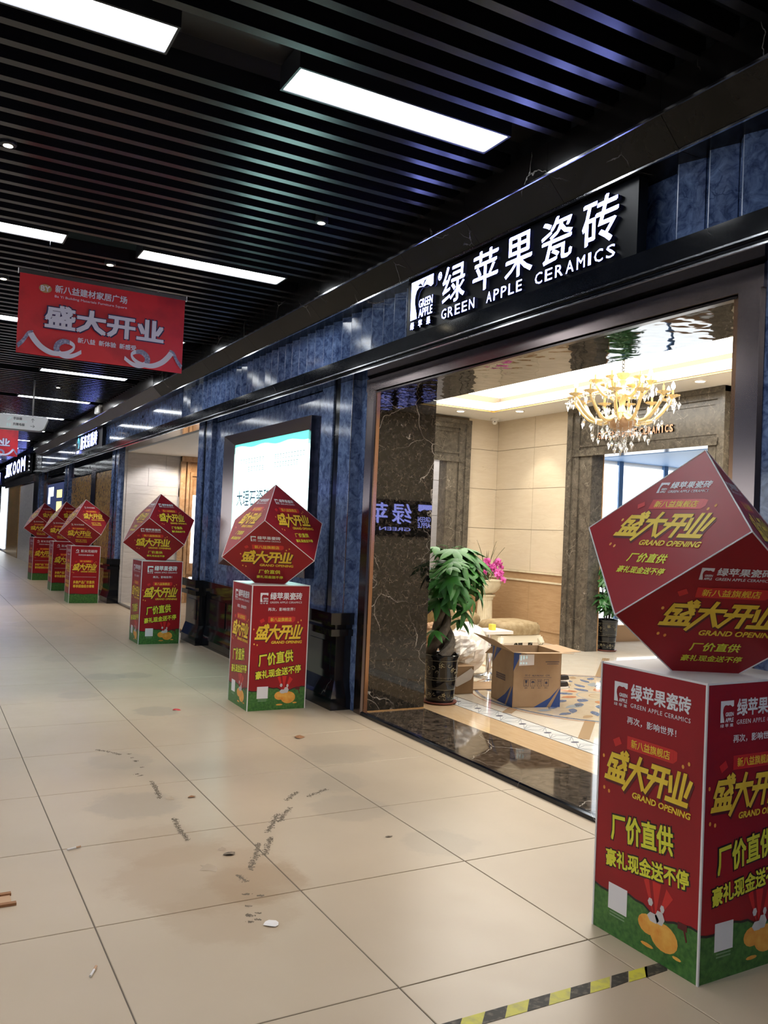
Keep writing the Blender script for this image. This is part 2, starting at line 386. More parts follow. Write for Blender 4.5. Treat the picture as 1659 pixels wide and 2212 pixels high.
# ------------------------------------------------------------------ mesh builder
class MB:
    def __init__(s):
        s.v, s.f, s.m = [], [], []

    def add(s, vs, fs, mi=0):
        k = len(s.v)
        s.v += [tuple(p) for p in vs]
        s.f += [tuple(i + k for i in f) for f in fs]
        s.m += [mi] * len(fs)
        return s

    def box(s, x0, x1, y0, y1, z0, z1, mi=0):
        return s.add([(x0, y0, z0), (x1, y0, z0), (x1, y1, z0), (x0, y1, z0), (x0, y0, z1), (x1, y0, z1), (x1, y1, z1), (x0, y1, z1)],
                     [(0, 3, 2, 1), (4, 5, 6, 7), (0, 1, 5, 4), (1, 2, 6, 5), (2, 3, 7, 6), (3, 0, 4, 7)], mi)

    def prism(s, poly, axis, a, b, mi=0):
        """poly in the two other axes (order xyz), extruded along axis from a to b"""
        n = len(poly)

        def P(p, t):
            if axis == 'x':
                return (t, p[0], p[1])
            if axis == 'y':
                return (p[0], t, p[1])
            return (p[0], p[1], t)
        vs = [P(p, a) for p in poly] + [P(p, b) for p in poly]
        fs = [tuple(range(n)), tuple(range(2 * n - 1, n - 1, -1))]
        fs += [(i, i + n, (i + 1) % n + n, (i + 1) % n) for i in range(n)]
        return s.add(vs, fs, mi)

    def lathe(s, prof, n=20, c=(0, 0, 0), mi=0, flute=None):
        vs, fs = [], []
        k = len(prof)
        for i in range(n):
            t = 2 * PI * i / n
            for (r, z) in prof:
                q = r * (flute(t, z) if flute else 1.0)
                vs.append((c[0] + q * math.cos(t), c[1] + q * math.sin(t), c[2] + z))
        for i in range(n):
            j = (i + 1) % n
            for a in range(k - 1):
                fs.append((i * k + a, j * k + a, j * k + a + 1, i * k + a + 1))
        fs.append(tuple(i * k for i in range(n))[::-1])
        fs.append(tuple(i * k + k - 1 for i in range(n)))
        return s.add(vs, fs, mi)

    def tube(s, pts, r, n=8, mi=0):
        pts = [Vector(p) for p in pts]
        rs = r if isinstance(r, (list, tuple)) else [r] * len(pts)
        vs, fs = [], []
        ref = Vector((0, 0, 1))
        for i, p in enumerate(pts):
            d = (pts[min(i + 1, len(pts) - 1)] - pts[max(i - 1, 0)]).normalized()
            a = d.cross(ref)
            if a.length < 1e-3:
                a = d.cross(Vector((1, 0, 0)))
            a.normalize()
            b = d.cross(a)
            for k in range(n):
                t = 2 * PI * k / n
                vs.append(p + (a * math.cos(t) + b * math.sin(t)) * rs[i])
        for i in range(len(pts) - 1):
            for k in range(n):
                fs.append((i * n + k, i * n + (k + 1) % n, (i + 1) * n + (k + 1) % n, (i + 1) * n + k))
        fs.append(tuple(range(n))[::-1])
        fs.append(tuple((len(pts) - 1) * n + k for k in range(n)))
        return s.add(vs, fs, mi)

    def ball(s, c, r, n=8, m=6, sc=(1, 1, 1), mi=0):
        prof = [(max(1e-4, math.sin(PI * i / m)), -math.cos(PI * i / m)) for i in range(m + 1)]
        vs, fs = [], []
        k = m + 1
        for i in range(n):
            t = 2 * PI * i / n
            for (q, z) in prof:
                vs.append((c[0] + r * sc[0] * q * math.cos(t), c[1] + r * sc[1] * q * math.sin(t), c[2] + r * sc[2] * z))
        for i in range(n):
            j = (i + 1) % n
            for a in range(m):
                fs.append((i * k + a, j * k + a, j * k + a + 1, i * k + a + 1))
        return s.add(vs, fs, mi)

    def poly(s, pts, mi=0):
        return s.add(pts, [tuple(range(len(pts)))], mi)

    def mesh(s, name, mats, smooth=False, off=(0, 0, 0)):
        me = bpy.data.meshes.new(name)
        me.from_pydata([(v[0] - off[0], v[1] - off[1], v[2] - off[2]) for v in s.v], [], s.f)
        ms = mats if isinstance(mats, (list, tuple)) else [mats]
        for m in ms:
            me.materials.append(MT[m] if isinstance(m, str) else m)
        if len(ms) > 1:
            me.polygons.foreach_set('material_index', s.m)
        if smooth:
            me.polygons.foreach_set('use_smooth', [True] * len(me.polygons))
            try:
                me.set_sharp_from_angle(angle=math.radians(40))
            except Exception:
                pass
        me.update()
        return me

    def build(s, name, mats, parent=None, smooth=False, world=True):
        """parent given: vertices are world coordinates when world, else local to the parent"""
        if parent is None:
            xs, ys, zs = zip(*s.v)
            o0 = ((min(xs) + max(xs)) / 2, (min(ys) + max(ys)) / 2, min(zs))
            o = bpy.data.objects.new(name, s.mesh(name, mats, smooth, o0))
            COL.objects.link(o)
            o.location = o0
            WL[o.name] = Vector(o0)
            return o
        off = WL[parent.name] if world else (0, 0, 0)
        o = bpy.data.objects.new(name, s.mesh(name, mats, smooth, off))
        COL.objects.link(o)
        o.parent = parent
        WL[o.name] = Vector(off) if world else Vector((0, 0, 0))
        return o


WL = {}


def inst(name, me, parent, loc=(0, 0, 0), rot=(0, 0, 0), scale=(1, 1, 1), world=True):
    o = bpy.data.objects.new(name, me)
    COL.objects.link(o)
    o.parent = parent
    off = WL[parent.name] if world else Vector((0, 0, 0))
    o.location = Vector(loc) - off
    o.rotation_euler = rot
    o.scale = scale
    WL[o.name] = Vector(loc)
    return o


def thing(name, label, cat, loc, group=None, rz=0.0):
    o = bpy.data.objects.new(name, None)
    COL.objects.link(o)
    o.location = loc
    o.rotation_euler = (0, 0, rz)
    o.empty_display_size = 0.1
    o['label'] = label
    o['category'] = cat
    if group:
        o['group'] = group
    WL[o.name] = Vector(loc)
    return o


def tag(o, label, cat, group=None):
    o['label'] = label
    o['category'] = cat
    if group:
        o['group'] = group
    return o


def struct(o, label=None):
    o['kind'] = 'structure'
    if label:
        o['label'] = label
    return o


def copy_tree(o, parent=None):
    c = o.copy()
    COL.objects.link(c)
    if parent is not None:
        c.parent = parent
    for ch in list(o.children):
        copy_tree(ch, c)
    return c


# ------------------------------------------------------------------ flat lettering
_TC = {}


def text_raw(body, bold=0.0, shear=0.0, spacing=1.0):
    key = (body, bold, shear, spacing)
    if key in _TC:
        return _TC[key]
    cu = bpy.data.curves.new('lettering', 'FONT')
    cu.body = body
    cu.shear = shear
    cu.space_character = spacing
    cu.resolution_u = 2
    o = bpy.data.objects.new('lettering_tmp', cu)
    COL.objects.link(o)
    dg = bpy.context.evaluated_depsgraph_get()
    dg.update()
    me = bpy.data.meshes.new_from_object(o.evaluated_get(dg))
    vs = [(v.co.x, v.co.y) for v in me.vertices]
    fs = [tuple(p.vertices) for p in me.polygons]
    bpy.data.objects.remove(o)
    bpy.data.curves.remove(cu)
    bpy.data.meshes.remove(me)
    xs = [v[0] for v in vs]
    ys = [v[1] for v in vs]
    if bold > 0:                 # heavier strokes: the outline repeated on four sides
        n = len(vs)
        base, bf = vs, fs
        vs, fs = [], []
        for q, (dx, dy) in enumerate(((-1, -1), (1, -1), (1, 1), (-1, 1), (0, 0)) if bold > .02 else ((-1, -.6), (1, .6))):
            vs += [(x + dx * bold, y + dy * bold) for x, y in base]
            fs += [tuple(i + q * n for i in f) for f in bf]
        xs = [v[0] for v in vs]
        ys = [v[1] for v in vs]
    x0, x1, y0, y1 = min(xs), max(xs), min(ys), max(ys)
    n1 = n if bold > 0 else len(vs)
    vs = [((v[0] - x0) / (x1 - x0), (v[1] - y0) / (y1 - y0), (i // n1) * 4e-5) for i, v in enumerate(vs)]
    _TC[key] = (vs, fs, (x1 - x0) / (y1 - y0))
    return _TC[key]


class Plane:
    """a drawing plane: origin, right, up, outward normal"""
    def __init__(s, o, u, v):
        s.o, s.u, s.v = Vector(o), Vector(u).normalized(), Vector(v).normalized()
        s.n = s.u.cross(s.v)

    def p(s, x, y, d=0.0):
        return s.o + s.u * x + s.v * y + s.n * d


def put_flat(mb, pl, vs, fs, d, mi=0):
    mb.add([pl.p(v[0], v[1], d + (v[2] if len(v) > 2 else 0.0)) for v in vs], fs, mi)


def put_text(mb, pl, body, x0, x1, y0, y1, d=0.001, bold=0.0, shear=0.0, rot=0.0, mi=0, grow=0.0, spacing=1.0):
    vs, fs, _ = text_raw(body, bold, shear, spacing)
    cx, cy = (x0 + x1) / 2, (y0 + y1) / 2
    w, h = x1 - x0 + grow, y1 - y0 + grow
    c, s = math.cos(rot), math.sin(rot)
    out = []
    for (a, b, z) in vs:
        x, y = (a - .5) * w, (b - .5) * h
        out.append((cx + x * c - y * s, cy + x * s + y * c, z))
    put_flat(mb, pl, out, fs, d, mi)


def solid_text(body, pl, x0, x1, y0, y1, depth, bold=0.02, d=0.0, shear=0.0, mi_face=0, mi_side=1):
    """thick letter: face at d+depth, back at d, sides between"""
    vs, fs, _ = text_raw(body, bold, shear)
    mb = MB()
    P = [(x0 + a * (x1 - x0), y0 + b * (y1 - y0), z * 3) for a, b, z in vs]
    n = len(P)
    vv = [pl.p(x, y, d + depth + z) for x, y, z in P] + [pl.p(x, y, d) for x, y, z in P]
    mb.add(vv, fs, mi_face)
    edges = {}
    for f in fs:
        for i in range(len(f)):
            a, b = f[i], f[(i + 1) % len(f)]
            edges.setdefault((min(a, b), max(a, b)), []).append((a, b))
    sides = [(e[0][1], e[0][0], e[0][0] + n, e[0][1] + n) for e in edges.values() if len(e) == 1]
    mb.f += sides
    mb.m += [mi_side] * len(sides)
    return mb


def solid_poly(mb, pl, pts, d, depth, mi_face=0, mi_side=1):
    n = len(pts)
    k = len(mb.v)
    mb.v += [tuple(pl.p(x, y, d + depth)) for x, y in pts] + [tuple(pl.p(x, y, d)) for x, y in pts]
    mb.f.append(tuple(k + i for i in range(n)))
    mb.m.append(mi_face)
    for i in range(n):
        j = (i + 1) % n
        mb.f.append((k + i, k + i + n, k + j + n, k + j))
        mb.m.append(mi_side)


# brush strokes of the festive four-character title (unit height, about 3.95 wide)
TITLE = [((.10, .82), (.97, .82)), ((.14, .88), (.03, .40)), ((.18, .62), (.45, .62)), ((.42, .66), (.34, .43)), ((.56, 1.0), (.92, .44)),
         ((.90, .66), (.52, .42)), ((.72, 1.02), (.90, .92)),
         ((.08, .32), (.93, .32)), ((.14, .34), (.14, .08)), ((.38, .34), (.38, .08)), ((.62, .34), (.62, .08)), ((.86, .34), (.86, .08)), ((-.04, .06), (1.0, .06)),
         ((1.05, .66), (1.98, .66)), ((1.52, 1.02), (1.44, .60)), ((1.45, .66), (.98, -.18)), ((1.52, .62), (1.92, .02)),
         ((2.10, .88), (2.95, .88)), ((2.0, .52), (2.95, .52)), ((2.34, .90), (2.30, .42)), ((2.31, .5), (2.02, -.02)), ((2.70, .90), (2.70, -.02)),
         ((3.34, .98), (3.34, .08)), ((3.62, .98), (3.62, .08)), ((3.02, .78), (3.14, .28)), ((3.93, .80), (3.82, .28)), ((2.98, .06), (3.98, .06))]


def put_title(mb, pl, x0, x1, y0, y1, d, width=0.16, shear=0.26, mi=0, dx=0.0, dy=0.0):
    sx, sy = (x1 - x0) / (4.0 + shear), (y1 - y0)
    for k_, (a, b) in enumerate(TITLE):
        a, b = Vector((a[0], a[1], 0)), Vector((b[0], b[1], 0))
        t = (b - a).normalized()
        nrm = Vector((-t.y, t.x, 0)) * width / 2
        q = [a + nrm - t * width * .1, a - nrm - t * width * .1, b - nrm + t * width * .1, b + nrm + t * width * .1]
        vs = [(x0 + (p.x + shear * p.y) * sx + dx, y0 + p.y * sy + dy) for p in q]
        put_flat(mb, pl, vs, [(0, 1, 2, 3)], d + k_ * 1.2e-5, mi)


APPLE = [(0, 0), (0, 1), (1, 1), (1, .74), (.90, .70), (.80, .76), (.70, .80), (.58, .77), (.48, .79), (.36, .80), (.25, .73), (.19, .60), (.18, .45), (.22, .30), (.27, .15), (.30, 0)]
LEAF = [(.30, .86), (.40, .90), (.48, .86), (.52, .80), (.60, .93), (.72, .95), (.62, .86), (.55, .78), (.47, .80), (.38, .82)]


def rect(x0, x1, y0, y1):
    return [(x0, y0), (x1, y0), (x1, y1), (x0, y1)]


def ell(cx, cy, rx, ry, n=14, a0=0.0):
    return [(cx + rx * math.cos(a0 + 2 * PI * i / n), cy + ry * math.sin(a0 + 2 * PI * i / n)) for i in range(n)]

# ================================================================== STRUCTURE: corridor floor and ceiling
fl = struct(MB().box(-3.2, 3.2, -12, 46, -0.12, -0.003).build('floor', 'grout'), 'beige porcelain tiled corridor floor')


def chamfer_tile(wx, wy, h=0.008, c=0.0015):
    mb = MB()
    x, y = wx / 2, wy / 2
    vs = [(-x, -y, -h), (x, -y, -h), (x, y, -h), (-x, y, -h), (-x, -y, -c), (x, -y, -c), (x, y, -c), (-x, y, -c),
          (-x + c, -y + c, 0), (x - c, -y + c, 0), (x - c, y - c, 0), (-x + c, y - c, 0)]
    fs = [(8, 9, 10, 11)] + [(4 + i, 4 + (i + 1) % 4, 8 + (i + 1) % 4, 8 + i) for i in range(4)] + [(i, (i + 1) % 4, 4 + (i + 1) % 4, 4 + i) for i in range(4)]
    return mb.add(vs, fs)


TX0, TY0, TS = 0.632, 4.758, 0.8
tm = chamfer_tile(TS - 0.005, TS - 0.005).mesh('tile', 'tile')
tcut = chamfer_tile(0.143, TS - 0.005).mesh('tile_cut', 'tile')
for j in range(-5, 29):
    yc = TY0 + (j + .5) * TS
    for i in range(-2, 3):
        inst('tile', tm, fl, (TX0 + (i + .5) * TS, yc, 0))
    inst('tile', tcut, fl, (3.106, yc, 0))
far_field = MB().box(-3.2, 3.18, 27.96, 46, -0.003, 0).box(-3.2, -0.97, -12, 27.96, -0.003, 0).box(-0.97, 3.18, -12, 0.755, -0.003, 0)
o = far_field.build('tile_field', 'tile', fl)
o['kind'] = 'stuff'

ce = struct(MB().box(-3.2, 3.4, -12, 46, 3.95, 4.05).build('ceiling', 'ceil_back'), 'black slatted metal ceiling')
ROWS = [0.63 + 3.12 * k for k in range(14)]
sm = MB().box(-3.05, 2.93, -0.026, 0.026, 0, 0.10).mesh('slat', 'slat')
k = 0
y = 0.5
while y < 42:
    if not any(r - 0.17 < y < r + 0.17 for r in ROWS):
        inst('slat', sm, ce, (0, y, 3.6))
    y += 0.175
slotm = MB().box(-3.05, 2.93, -0.14, 0.14, 0, 0.01).mesh('slot_panel', 'fixture')
for r in ROWS:
    inst('slot_panel', slotm, ce, (0, r, 3.735))

ORD = ['nearest', 'second', 'third', 'fourth', 'fifth', 'sixth', 'seventh', 'eighth', 'ninth', 'tenth', 'eleventh', 'twelfth', 'thirteenth', 'fourteenth']


def fixture_parts():
    fr = MB()
    fr.box(-0.60, 0.60, -0.125, -0.112, 0, 0.12).box(-0.60, 0.60, 0.112, 0.125, 0, 0.12).box(-0.612, -0.60, -0.125, 0.125, 0, 0.12).box(0.60, 0.612, -0.125, 0.125, 0, 0.12)
    fr.box(-0.60, 0.60, -0.112, 0.112, 0.03, 0.04)
    di = MB().poly([(-0.60, -0.112, 0.006), (-0.60, 0.112, 0.006), (0.60, 0.112, 0.006), (0.60, -0.112, 0.006)])
    return fr.mesh('frame', 'fixture'), di.mesh('diffuser', 'panel_light')


fm, dm = fixture_parts()
for ri, r in enumerate(ROWS):
    for ci, xc in enumerate((-1.5, 0.28, 2.06)):
        if ci == 0 and ri > 5:
            continue
        side = ['on the side away from the shops', 'above the middle of the corridor', 'on the shop side of the corridor'][ci]
        t = thing('ceiling_light', '%s rectangular white ceiling light panel %s' % (['overhead row', 'first row', 'second row', 'third row', 'fourth row', 'fifth row', 'sixth row', 'seventh row', 'eighth row', 'ninth row', 'tenth row', 'eleventh row', 'twelfth row', 'thirteenth row'][ri], side),
                  'ceiling light', (xc, r, 3.6), 'recessed light panels of the slatted ceiling')
        inst('frame', fm, t, (xc, r, 3.6))
        inst('diffuser', dm, t, (xc, r, 3.6))

for i, r in enumerate((-2.49, -5.61, -8.73)):  # unseen rows added to brighten what the steel jamb mirrors
    for ci, xc in enumerate((0.28, 2.06)):
        t = thing('ceiling_light', 'added rectangular white ceiling light panel behind the camera, %s row %s column' % (ORD[i], ('middle', 'shop side')[ci]), 'ceiling light', (xc, r, 3.6), 'recessed light panels of the slatted ceiling')
        inst('frame', fm, t, (xc, r, 3.6))
        inst('diffuser', dm, t, (xc, r, 3.6))

# warm downlights recessed between the slats on the open side of the corridor
dlm = MB().lathe([(0.0, 0.0), (0.055, 0.0), (0.07, 0.004), (0.075, 0.012), (0.06, 0.05), (0.0, 0.05)], 16).mesh('bezel', 'white_paint', True)
dlk = MB().lathe([(0.0, 0.0), (0.036, 0.0), (0.045, 0.004), (0.047, 0.012), (0.04, 0.06), (0.0, 0.06)], 16).mesh('bezel', 'fixture', True)
dlj = MB().lathe([(0.0, -0.002), (0.026, -0.002), (0.026, 0.003), (0.0, 0.003)], 12).mesh('lamp', MT['bulb'])
dle = MB().lathe([(0.0, -0.002), (0.05, -0.002), (0.05, 0.003), (0.0, 0.003)], 14).mesh('lamp', MT['bulb'])
for i, (x, yy, tx, ty, pw, colr) in enumerate(((0.35, 5.3, 0.2, 3.3, 1.0, (1.0, 0.80, 0.60)), (0.1, 2.2, 0.6, 2.0, 0.6, (1.0, 0.84, 0.66)), (2.35, 5.35, 2.5, 4.9, 0.45, (1.0, 0.88, 0.72)),
                                               (1.30, 7.27, 1.5, 5.7, 1.1, (1.0, 0.87, 0.70)), (0.57, 8.3, 0.7, 8.0, 0.5, (1.0, 0.93, 0.82)), (1.9, 14.6, 2.3, 13.6, 1.3, (1.0, 0.82, 0.64)), (2.1, 20.9, 2.2, 19.6, 0.8, (1.0, 0.84, 0.66)))):
    t = thing('downlight', '%s small round warm downlight between the black ceiling slats' % ORD[i].capitalize(), 'downlight', (x, yy, 3.585), 'downlights in the slatted ceiling')
    inst('bezel', dlk, t, (x, yy, 3.585))
    inst('lamp', dlj, t, (x, yy, 3.585))
    spot('downlight_beam', (x, yy, 3.57), P_SPOT_CORR * pw, colr, 62, 0.35, (tx, ty, 0))

# opposite side and ends of the corridor, never in the frame but mirrored in the polished stone
struct(MB().box(-3.3, -3.05, -12, 46, 0, 3.95).build('wall_left', 'blue'), 'dark blue marble wall on the open side of the corridor')
struct(MB().box(-3.3, 3.8, 44.5, 44.8, 0, 3.95).build('wall_back', 'black'))
struct(MB().box(-3.3, 3.8, -12.2, -12, 0, 3.95).build('wall_front', 'light_wall'))
for i, (ya, yb) in enumerate(((2.2, 4.4), (6.5, 8.2), (14, 17.5))):  # added boxes, unseen stand-ins for lit things mirrored in the steel and stone
    t = thing('light_box', '%s added lit panel on the unseen wall opposite the shops' % ORD[i], 'light box', (-3.0, (ya + yb) / 2, 1.0), 'added light boxes on the unseen opposite wall')
    MB().box(-3.05, -3.0, ya, yb, 0.9, 2.5).build('frame', 'steel', t)
    MB().box(-3.0, -2.995, ya + .1, yb - .1, 1.0, 2.4).build('poster', 'lit_white', t)

# ================================================================== STRUCTURE: shop front wall (x about 3.18)
Y_L, Y_R = 5.985, 2.565            # sides of the big shop opening
wr = MB()
wr.box(3.184, 3.72, -12, 2.42, 0, 2.72)
wr.box(3.184, 3.72, 6.13, 10.72, 0, 2.72)
wr.box(3.22, 3.72, -12, 44.5, 2.72, 3.95)
wr.box(3.22, 3.72, 15.5, 44.5, 0, 2.72)
wr = struct(wr.build('wall_right', 'blue'), 'blue marble shop front wall')
# wall panels between the pilasters, around the light box
for (a, b, z0, z1) in ((6.86, 7.02, 0.79, 2.71), (9.42, 10.04, 0.79, 2.71), (7.024, 9.416, 2.46, 2.71), (7.024, 9.416, 0.79, 1.05)):
    MB().box(3.155, 3.184, a, b, z0, z1).build('panel', 'blue', wr)

# fluted band: one saw-tooth stone piece every 185 mm
tooth = MB()
tooth.prism([(-.005, -0.124), (-.055, -.004), (-.055, .0), (-.005, 0.058), (.02, 0.058), (.02, -0.124)], 'z', 2.84, 3.32)
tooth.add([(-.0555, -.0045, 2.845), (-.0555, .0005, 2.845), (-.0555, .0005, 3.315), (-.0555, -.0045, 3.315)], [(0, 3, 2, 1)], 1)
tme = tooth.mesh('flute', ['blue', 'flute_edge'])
rf = random.Random(5)
y = 0.68
while y < 11.7:
    if not (3.0 < y < 5.4):
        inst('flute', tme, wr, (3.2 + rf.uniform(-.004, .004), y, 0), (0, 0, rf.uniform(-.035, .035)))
    y += 0.1852
MB().box(3.17, 3.22, 11.75, 27.0, 2.84, 3.32).build('fascia_panel', 'blue', wr)

# crown: overhanging cornice, in lengths of 0.8 m
trim1 = struct(MB().box(3.02, 3.21, -1, 27.0, 3.36, 3.95).build('trim_1', 'ceil_back'), 'dark marble cornice under the ceiling')
cp = [(3.30, 3.305), (3.035, 3.305), (3.03, 3.312), (2.905, 3.440), (2.90, 3.45), (2.90, 3.62), (3.06, 3.62), (3.06, 3.36), (3.30, 3.34)]
cA = MB().prism(cp, 'y', 0.0, 0.797).mesh('cornice_piece', 'crown')
cB = MB().prism(cp, 'y', 0.0, 0.797).mesh('cornice_piece_steel', 'crown_steel')
y = -0.4
while y < 26.6:
    inst('cornice_piece', cA if y < 12.3 else cB, trim1, (0, y, 0))
    y += 0.8
MB().box(2.893, 2.903, -0.4, 26.8, 3.437, 3.449).build('edge_strip', 'chrome', trim1)
MB().box(3.024, 3.036, -0.4, 26.8, 3.298, 3.308).build('edge_strip', 'chrome', trim1)

# architrave over the shop fronts
trim2 = struct(MB().box(3.02, 3.22, -1, 27.0, 2.76, 2.852).build('trim_2', 'black'), 'black marble architrave over the shop fronts')
ap = [(3.24, 2.856), (2.97, 2.856), (2.97, 2.748), (2.99, 2.742), (2.99, 2.717), (3.24, 2.717)]
aM = MB().prism(ap, 'y', 0.0, 1.197).mesh('architrave_piece', 'black')
y = -0.5
while y < 26.5:
    inst('architrave_piece', aM, trim2, (0, y, 0))
    y += 1.2
MB().box(2.963, 2.973, -0.5, 26.8, 2.744, 2.752).build('edge_strip', 'chrome', trim2)
MB().box(2.983, 2.993, -0.5, 26.8, 2.712, 2.720).build('edge_strip', 'chrome', trim2)


# pilasters with black stepped plinths
def pilaster(y0, y1, n):
    x = 3.10
    p = struct(MB().box(x + .02, 3.22, y0 + .003, y1 - .003, 0.75, 2.716).build('pilaster', 'blue'), 'blue and black marble pilaster number %s along the shop fronts' % n)
    p['kind'] = 'structure'
    w = (y1 - y0)
    a, b = y0 + .39 * w, y0 + .61 * w
    MB().box(x, 3.13, y0, a, 0.79, 2.715).build('shaft_strip', 'blue', p)
    MB().box(x + .014, 3.13, a + .001, b - .001, 0.79, 2.715).build('shaft_strip', 'black', p)
    MB().box(x, 3.13, b, y1, 0.79, 2.715).build('shaft_strip', 'blue', p)
    MB().box(x - .003, x + .002, y0 - .002, y0 + .003, 0.79, 2.715).build('edge_strip', 'chrome', p)

    def ring(xf, e, z0, z1, name):
        MB().box(xf, 3.21, y0 - e, y1 + e, z0, z1).build(name, 'black', p)
    ring(3.005, .04, 0, .095, 'plinth_base')
    f = MB()
    ya, yb = y0 - .04, y1 + .04
    v0 = [(3.005, ya, .095), (3.21, ya, .095), (3.21, yb, .095), (3.005, yb, .095)]
    v1 = [(3.015, ya + .01, .125), (3.21, ya + .01, .125), (3.21, yb - .01, .125), (3.015, yb - .01, .125)]
    v2 = [(3.045, ya + .035, .235), (3.21, ya + .035, .235), (3.21, yb - .035, .235), (3.045, yb - .035, .235)]
    vs = v0 + v1 + v2
    fs = []
    for l in (0, 4):
        fs += [(l + i, l + (i + 1) % 4, l + 4 + (i + 1) % 4, l + 4 + i) for i in range(4)]
    f.add(vs, fs + [(8, 9, 10, 11)]).build('plinth_flare', 'black', p)
    ring(3.045, .005, .235, .60, 'plinth_body')
    ring(3.037, -.09, .30, .54, 'plinth_panel')
    ring(2.985, .035, .60, .655, 'plinth_moulding')
    ring(3.03, .01, .655, .695, 'plinth_neck')
    ring(2.975, .045, .695, .79, 'plinth_cap')
    return p


for n, (a, b) in zip(('one', 'two', 'three', 'four', 'five'), ((6.25, 6.85), (10.07, 10.62), (15.5, 16.1), (21.25, 21.85), (26.35, 26.95))):
    pilaster(a, b, n)
# dado between the first two pilasters
dado = struct(MB().box(3.12, 3.19, 6.9, 10.02, .0, .72).build('baseboard_right', 'black'), 'black marble dado under the light box')
MB().box(3.09, 3.185, 6.9, 10.02, 0, .095).build('dado_base', 'black', dado)
MB().prism([(3.09, .095), (3.185, .095), (3.185, .235), (3.118, .235), (3.10, .13)], 'y', 6.9, 10.02).build('dado_flare', 'black', dado)
for i in range(4):
    MB().box(3.112, 3.13, 6.95 + i * .78, 6.95 + i * .78 + .68, .29, .58).build('dado_panel', 'black', dado)
MB().box(3.075, 3.185, 6.9, 10.02, .66, .72).build('dado_moulding', 'black', dado)
MB().box(3.06, 3.185, 6.9, 10.02, .72, .79).build('dado_cap', 'black', dado)

# steel frame of the shop opening
t3 = struct(MB().box(3.19, 3.23, 2.43, 6.12, 2.60, 2.71).build('trim_3', 'steel_dark'), 'bronze mirror steel frame of the shop opening')
fy = [(3.165, 2.70), (3.165, 2.60), (3.20, 2.585), (3.22, 2.585), (3.22, 2.715), (3.18, 2.715)]
MB().prism(fy, 'y', 2.42, 6.13).build('frame_header', 'steel', t3)
MB().box(3.172, 3.21, 2.565, 5.985, 2.578, 2.590).build('frame_lip', 'steel_dark', t3)
MB().prism([(3.165, 6.0), (3.165, 6.115), (3.18, 6.13), (3.24, 6.13), (3.24, 5.99), (3.185, 5.985)], 'z', 0.0, 2.60).build('frame_jamb', 'steel', t3)
MB().box(3.180, 3.21, 5.966, 5.988, 0.0, 2.585).build('jamb_edge', 'bronze', t3)
MB().prism([(3.165, 2.435), (3.165, 2.55), (3.185, 2.565), (3.24, 2.56), (3.24, 2.42), (3.18, 2.42)], 'z', 0.0, 2.60).build('frame_jamb', 'steel', t3)
MB().box(3.180, 3.21, 2.562, 2.584, 0.0, 2.585).build('jamb_edge', 'bronze', t3)

# stone lining of the opening: reveals, soffit, threshold
rv = struct(MB().box(3.24, 3.72, 5.985, 6.13, 0, 2.70).box(3.24, 3.72, 2.42, 2.565, 0, 2.70).build('wall_reveal', 'emperador'), 'dark emperador marble lining of the shop opening')
MB().box(3.212, 3.74, 5.966, 5.985, 0.028, 2.578).build('reveal_panel', 'emperador', rv)
MB().box(3.212, 3.74, 2.565, 2.584, 0.028, 2.578).build('reveal_panel', 'emperador', rv)
MB().box(3.21, 3.74, 5.9655, 5.9675, 0.028, 0.036).build('edge_strip', 'gold', rv)
sf = struct(MB().box(3.22, 3.74, 2.585, 5.965, 2.60, 2.72).build('ceiling_soffit', 'soffit'), 'polished marble soffit over the shop entrance')
for i in range(3):
    a = 2.585 + i * 1.1267
    MB().box(3.212, 3.74, a, a + 1.125, 2.58, 2.60).build('soffit_panel', 'soffit', sf)
th = struct(MB().box(3.18, 3.74, 2.42, 6.0, 0, 0.018).build('floor_threshold', 'black'), 'dark marble threshold with black front edge')
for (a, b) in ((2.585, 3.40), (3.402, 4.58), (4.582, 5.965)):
    MB().box(3.205, 3.738, a, b, 0.018, 0.028).build('threshold_slab', 'emperador_floor_lit', th)
MB().prism([(3.165, 0), (3.168, 0.022), (3.178, 0.030), (3.204, 0.030), (3.204, 0)], 'y', 2.42, 6.0).build('sill_edge', 'black', th)

# ================================================================== STRUCTURE: the lit shop behind the opening
ZF = 0.02
XB, YB, YA, XA = 7.8, 10.6, 1.2, 3.74
fs_ = struct(MB().box(XA, 12.2, YA - .2, 12.4, -0.08, 0.012).build('floor_shop', 'cream_floor'), 'glossy cream marble shop floor with inlays')
MB().box(XA, 4.09, YA, YB, 0.012, ZF).build('border_strip', 'honey_floor', fs_)
MB().box(4.09, 4.10, YA, YB, 0.012, ZF).build('border_line', 'black', fs_)
MB().box(4.31, 4.32, YA, YB, 0.012, ZF).build('border_line', 'black', fs_)
bt = MB().box(-.104, .104, -.299, .299, -.008, 0.0)
bt.mesh('x', 'white_inlay')
bm_ = MB().box(-.104, .104, -.149, .149, -.008, 0.0)
for sgn in (-1, 1):
    for q in range(3):
        e = .028 + .026 * q
        bm_.add([(-.095, sgn * .145, .0004), (-.095, sgn * (.145 - .007), .0004), (0, sgn * (.145 - e * 1.6 - .007), .0004), (0, sgn * (.145 - e * 1.6), .0004)], [(0, 1, 2, 3)], 1)
        bm_.add([(.095, sgn * .145, .0004), (.095, sgn * (.145 - .007), .0004), (0, sgn * (.145 - e * 1.6 - .007), .0004), (0, sgn * (.145 - e * 1.6), .0004)], [(0, 1, 2, 3)], 1)
bm_.add([(x, y, .0005) for x, y in ell(0, 0, .035, .02, 10)], [tuple(range(10))], 2)
bme = bm_.mesh('border_tile', ['white_inlay', 'grey_inlay', 'box_ink'])
y = YA + .15
